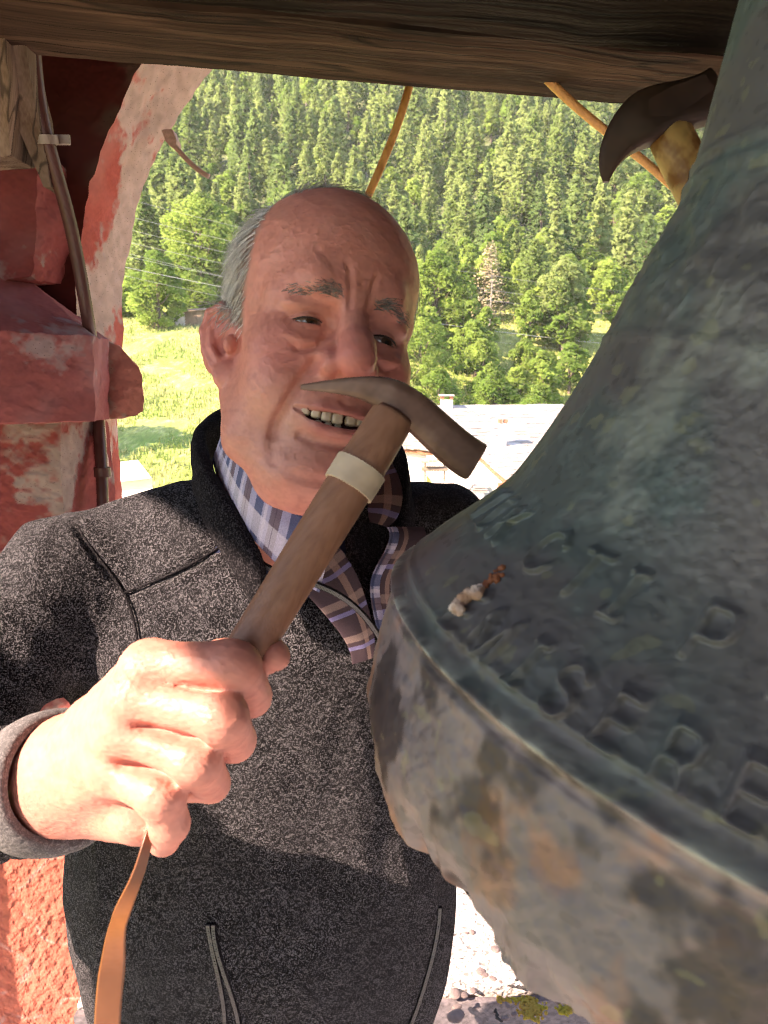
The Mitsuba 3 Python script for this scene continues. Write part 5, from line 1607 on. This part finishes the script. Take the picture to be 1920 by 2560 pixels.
us = polygonise(under_sdf, np.array([-.32, .58, .95]), np.array([.22, .95, 1.50]), .006)
add('person__undershirt', us, 'navy', True)


def sheet(rows, mat, key, n_=60, thick=.0016, vscale=(6, 1.0)):
    """A cloth sheet through rows of points, given a thickness and uv."""
    a = np.stack([spline(r, n_) for r in rows])
    k_ = np.linspace(0, 1, len(rows))
    m_ = 14
    A_ = np.stack([np.stack([np.interp(np.linspace(0, 1, m_), k_, a[:, i, c_]) for c_ in range(3)], -1) for i in range(n_)])
    tg = np.gradient(A_, axis=0)
    tw_ = np.gradient(A_, axis=1)
    N_ = np.cross(tg, tw_)
    N_ /= np.linalg.norm(N_, axis=2, keepdims=True)
    full = np.concatenate([A_ + N_ * thick / 2, (A_ - N_ * thick / 2)[:, ::-1]], 1)
    full = np.concatenate([full, full[:, :1]], 1)
    uu_ = np.repeat(np.linspace(0, vscale[0], n_)[:, None], full.shape[1], 1)
    vv_ = np.concatenate([np.linspace(0, vscale[1], m_), np.linspace(vscale[1], 0, m_), [0]])[None].repeat(n_, 0)
    m = grid_mesh(full)
    add(key, m, mat, True, uv=np.stack([uu_, vv_], -1).reshape(-1, 2))


sheet([[at(560, 1050, .735), at(606, 1130, .668), at(668, 1200, .635), at(752, 1260, .622), at(835, 1310, .632)],
       [at(552, 1095, .735), at(590, 1178, .668), at(650, 1258, .630), at(732, 1332, .618), at(820, 1392, .628)],
       [at(532, 1150, .752), at(570, 1254, .690), at(630, 1342, .652), at(712, 1424, .634), at(798, 1480, .640)]], 'plaid_shirt', 'person__shirt_collar', vscale=(5.2, 1.0))
sheet([[at(975, 1090, .79), at(992, 1180, .745), at(1006, 1232, .722), at(996, 1288, .708), at(968, 1318, .70)],
       [at(955, 1110, .79), at(960, 1190, .745), at(962, 1240, .720), at(958, 1280, .706), at(945, 1310, .699)],
       [at(930, 1130, .79), at(925, 1200, .745), at(920, 1250, .720), at(920, 1280, .706), at(925, 1305, .699)]], 'plaid_shirt_dark', 'person__shirt_collar', vscale=(2.2, 1.0))
sheet([[at(815, 1330, .668), at(868, 1395, .664), at(895, 1445, .662), at(915, 1500, .662), at(930, 1560, .664), at(940, 1640, .67)],
       [at(770, 1370, .664), at(815, 1425, .660), at(845, 1465, .658), at(870, 1510, .658), at(895, 1570, .66), at(915, 1650, .67)],
       [at(700, 1400, .662), at(745, 1460, .658), at(780, 1500, .655), at(815, 1540, .655), at(855, 1590, .66), at(880, 1660, .67)]], 'plaid_shirt_dark', 'person__shirt_front', vscale=(3.4, 1.3))
PL = [(968, 1318, .698), (974, 1345, .692), (962, 1378, .686), (942, 1415, .680), (928, 1450, .676), (928, 1500, .674), (940, 1560, .676), (955, 1640, .68)]
sheet([[at(*q_) for q_ in PL], [at(a_ + 11, b_, c_ - .002) for a_, b_, c_ in PL], [at(a_ + 22, b_, c_ + .004) for a_, b_, c_ in PL]], 'plaid_shirt', 'person__shirt_placket', vscale=(3.0, .5))
sheet([[at(a_ + 20, b_, c_ + .004) for a_, b_, c_ in PL], [at(a_ + 50, b_, c_ + .012) for a_, b_, c_ in PL], [at(a_ + 90, b_, c_ + .02) for a_, b_, c_ in PL]], 'plaid_shirt_dark', 'person__shirt_front', vscale=(3.0, 1.2))
# trousers and shoes
def trouser_sdf(p):
    h_ = np.array([HI[0], HI[1] + .01, 0.0])
    d = sd_ell(p, h_ + [0, 0, .86], (.185, .135, .16))
    for s_ in (-1, 1):
        d = smin(d, sd_chain(p, [h_ + [s_ * .085, 0, .80], h_ + [s_ * .10, -.02, .48], h_ + [s_ * .11, .02, .07]], [.098, .075, .062]), .05)
    return d + (meshkit.fbm(p * 8, 3, 95).astype(np.float32) - .5) * .02


add('person__trousers', polygonise(trouser_sdf, np.array([HI[0] - .26, .55, .02]), np.array([HI[0] + .26, 1.05, 1.05]), .010), 'denim', True)
for s_ in (-1, 1):
    add('person__shoe', polygonise(lambda p: np.maximum(smin(sd_cap(p, (HI[0] + s_ * .11, HI[1] + .04, .05), (HI[0] + s_ * .13, HI[1] - .15, .035), .045, .040), sd_cap(p, (HI[0] + s_ * .11, HI[1] + .03, .05), (HI[0] + s_ * .11, HI[1] + .03, .12), .045), .03), .004 - p[:, 2]), np.array([HI[0] + s_ * .12 - .09, HI[1] - .24, -.02]), np.array([HI[0] + s_ * .12 + .09, HI[1] + .14, .2]), .007), 'shoe_leather', True)
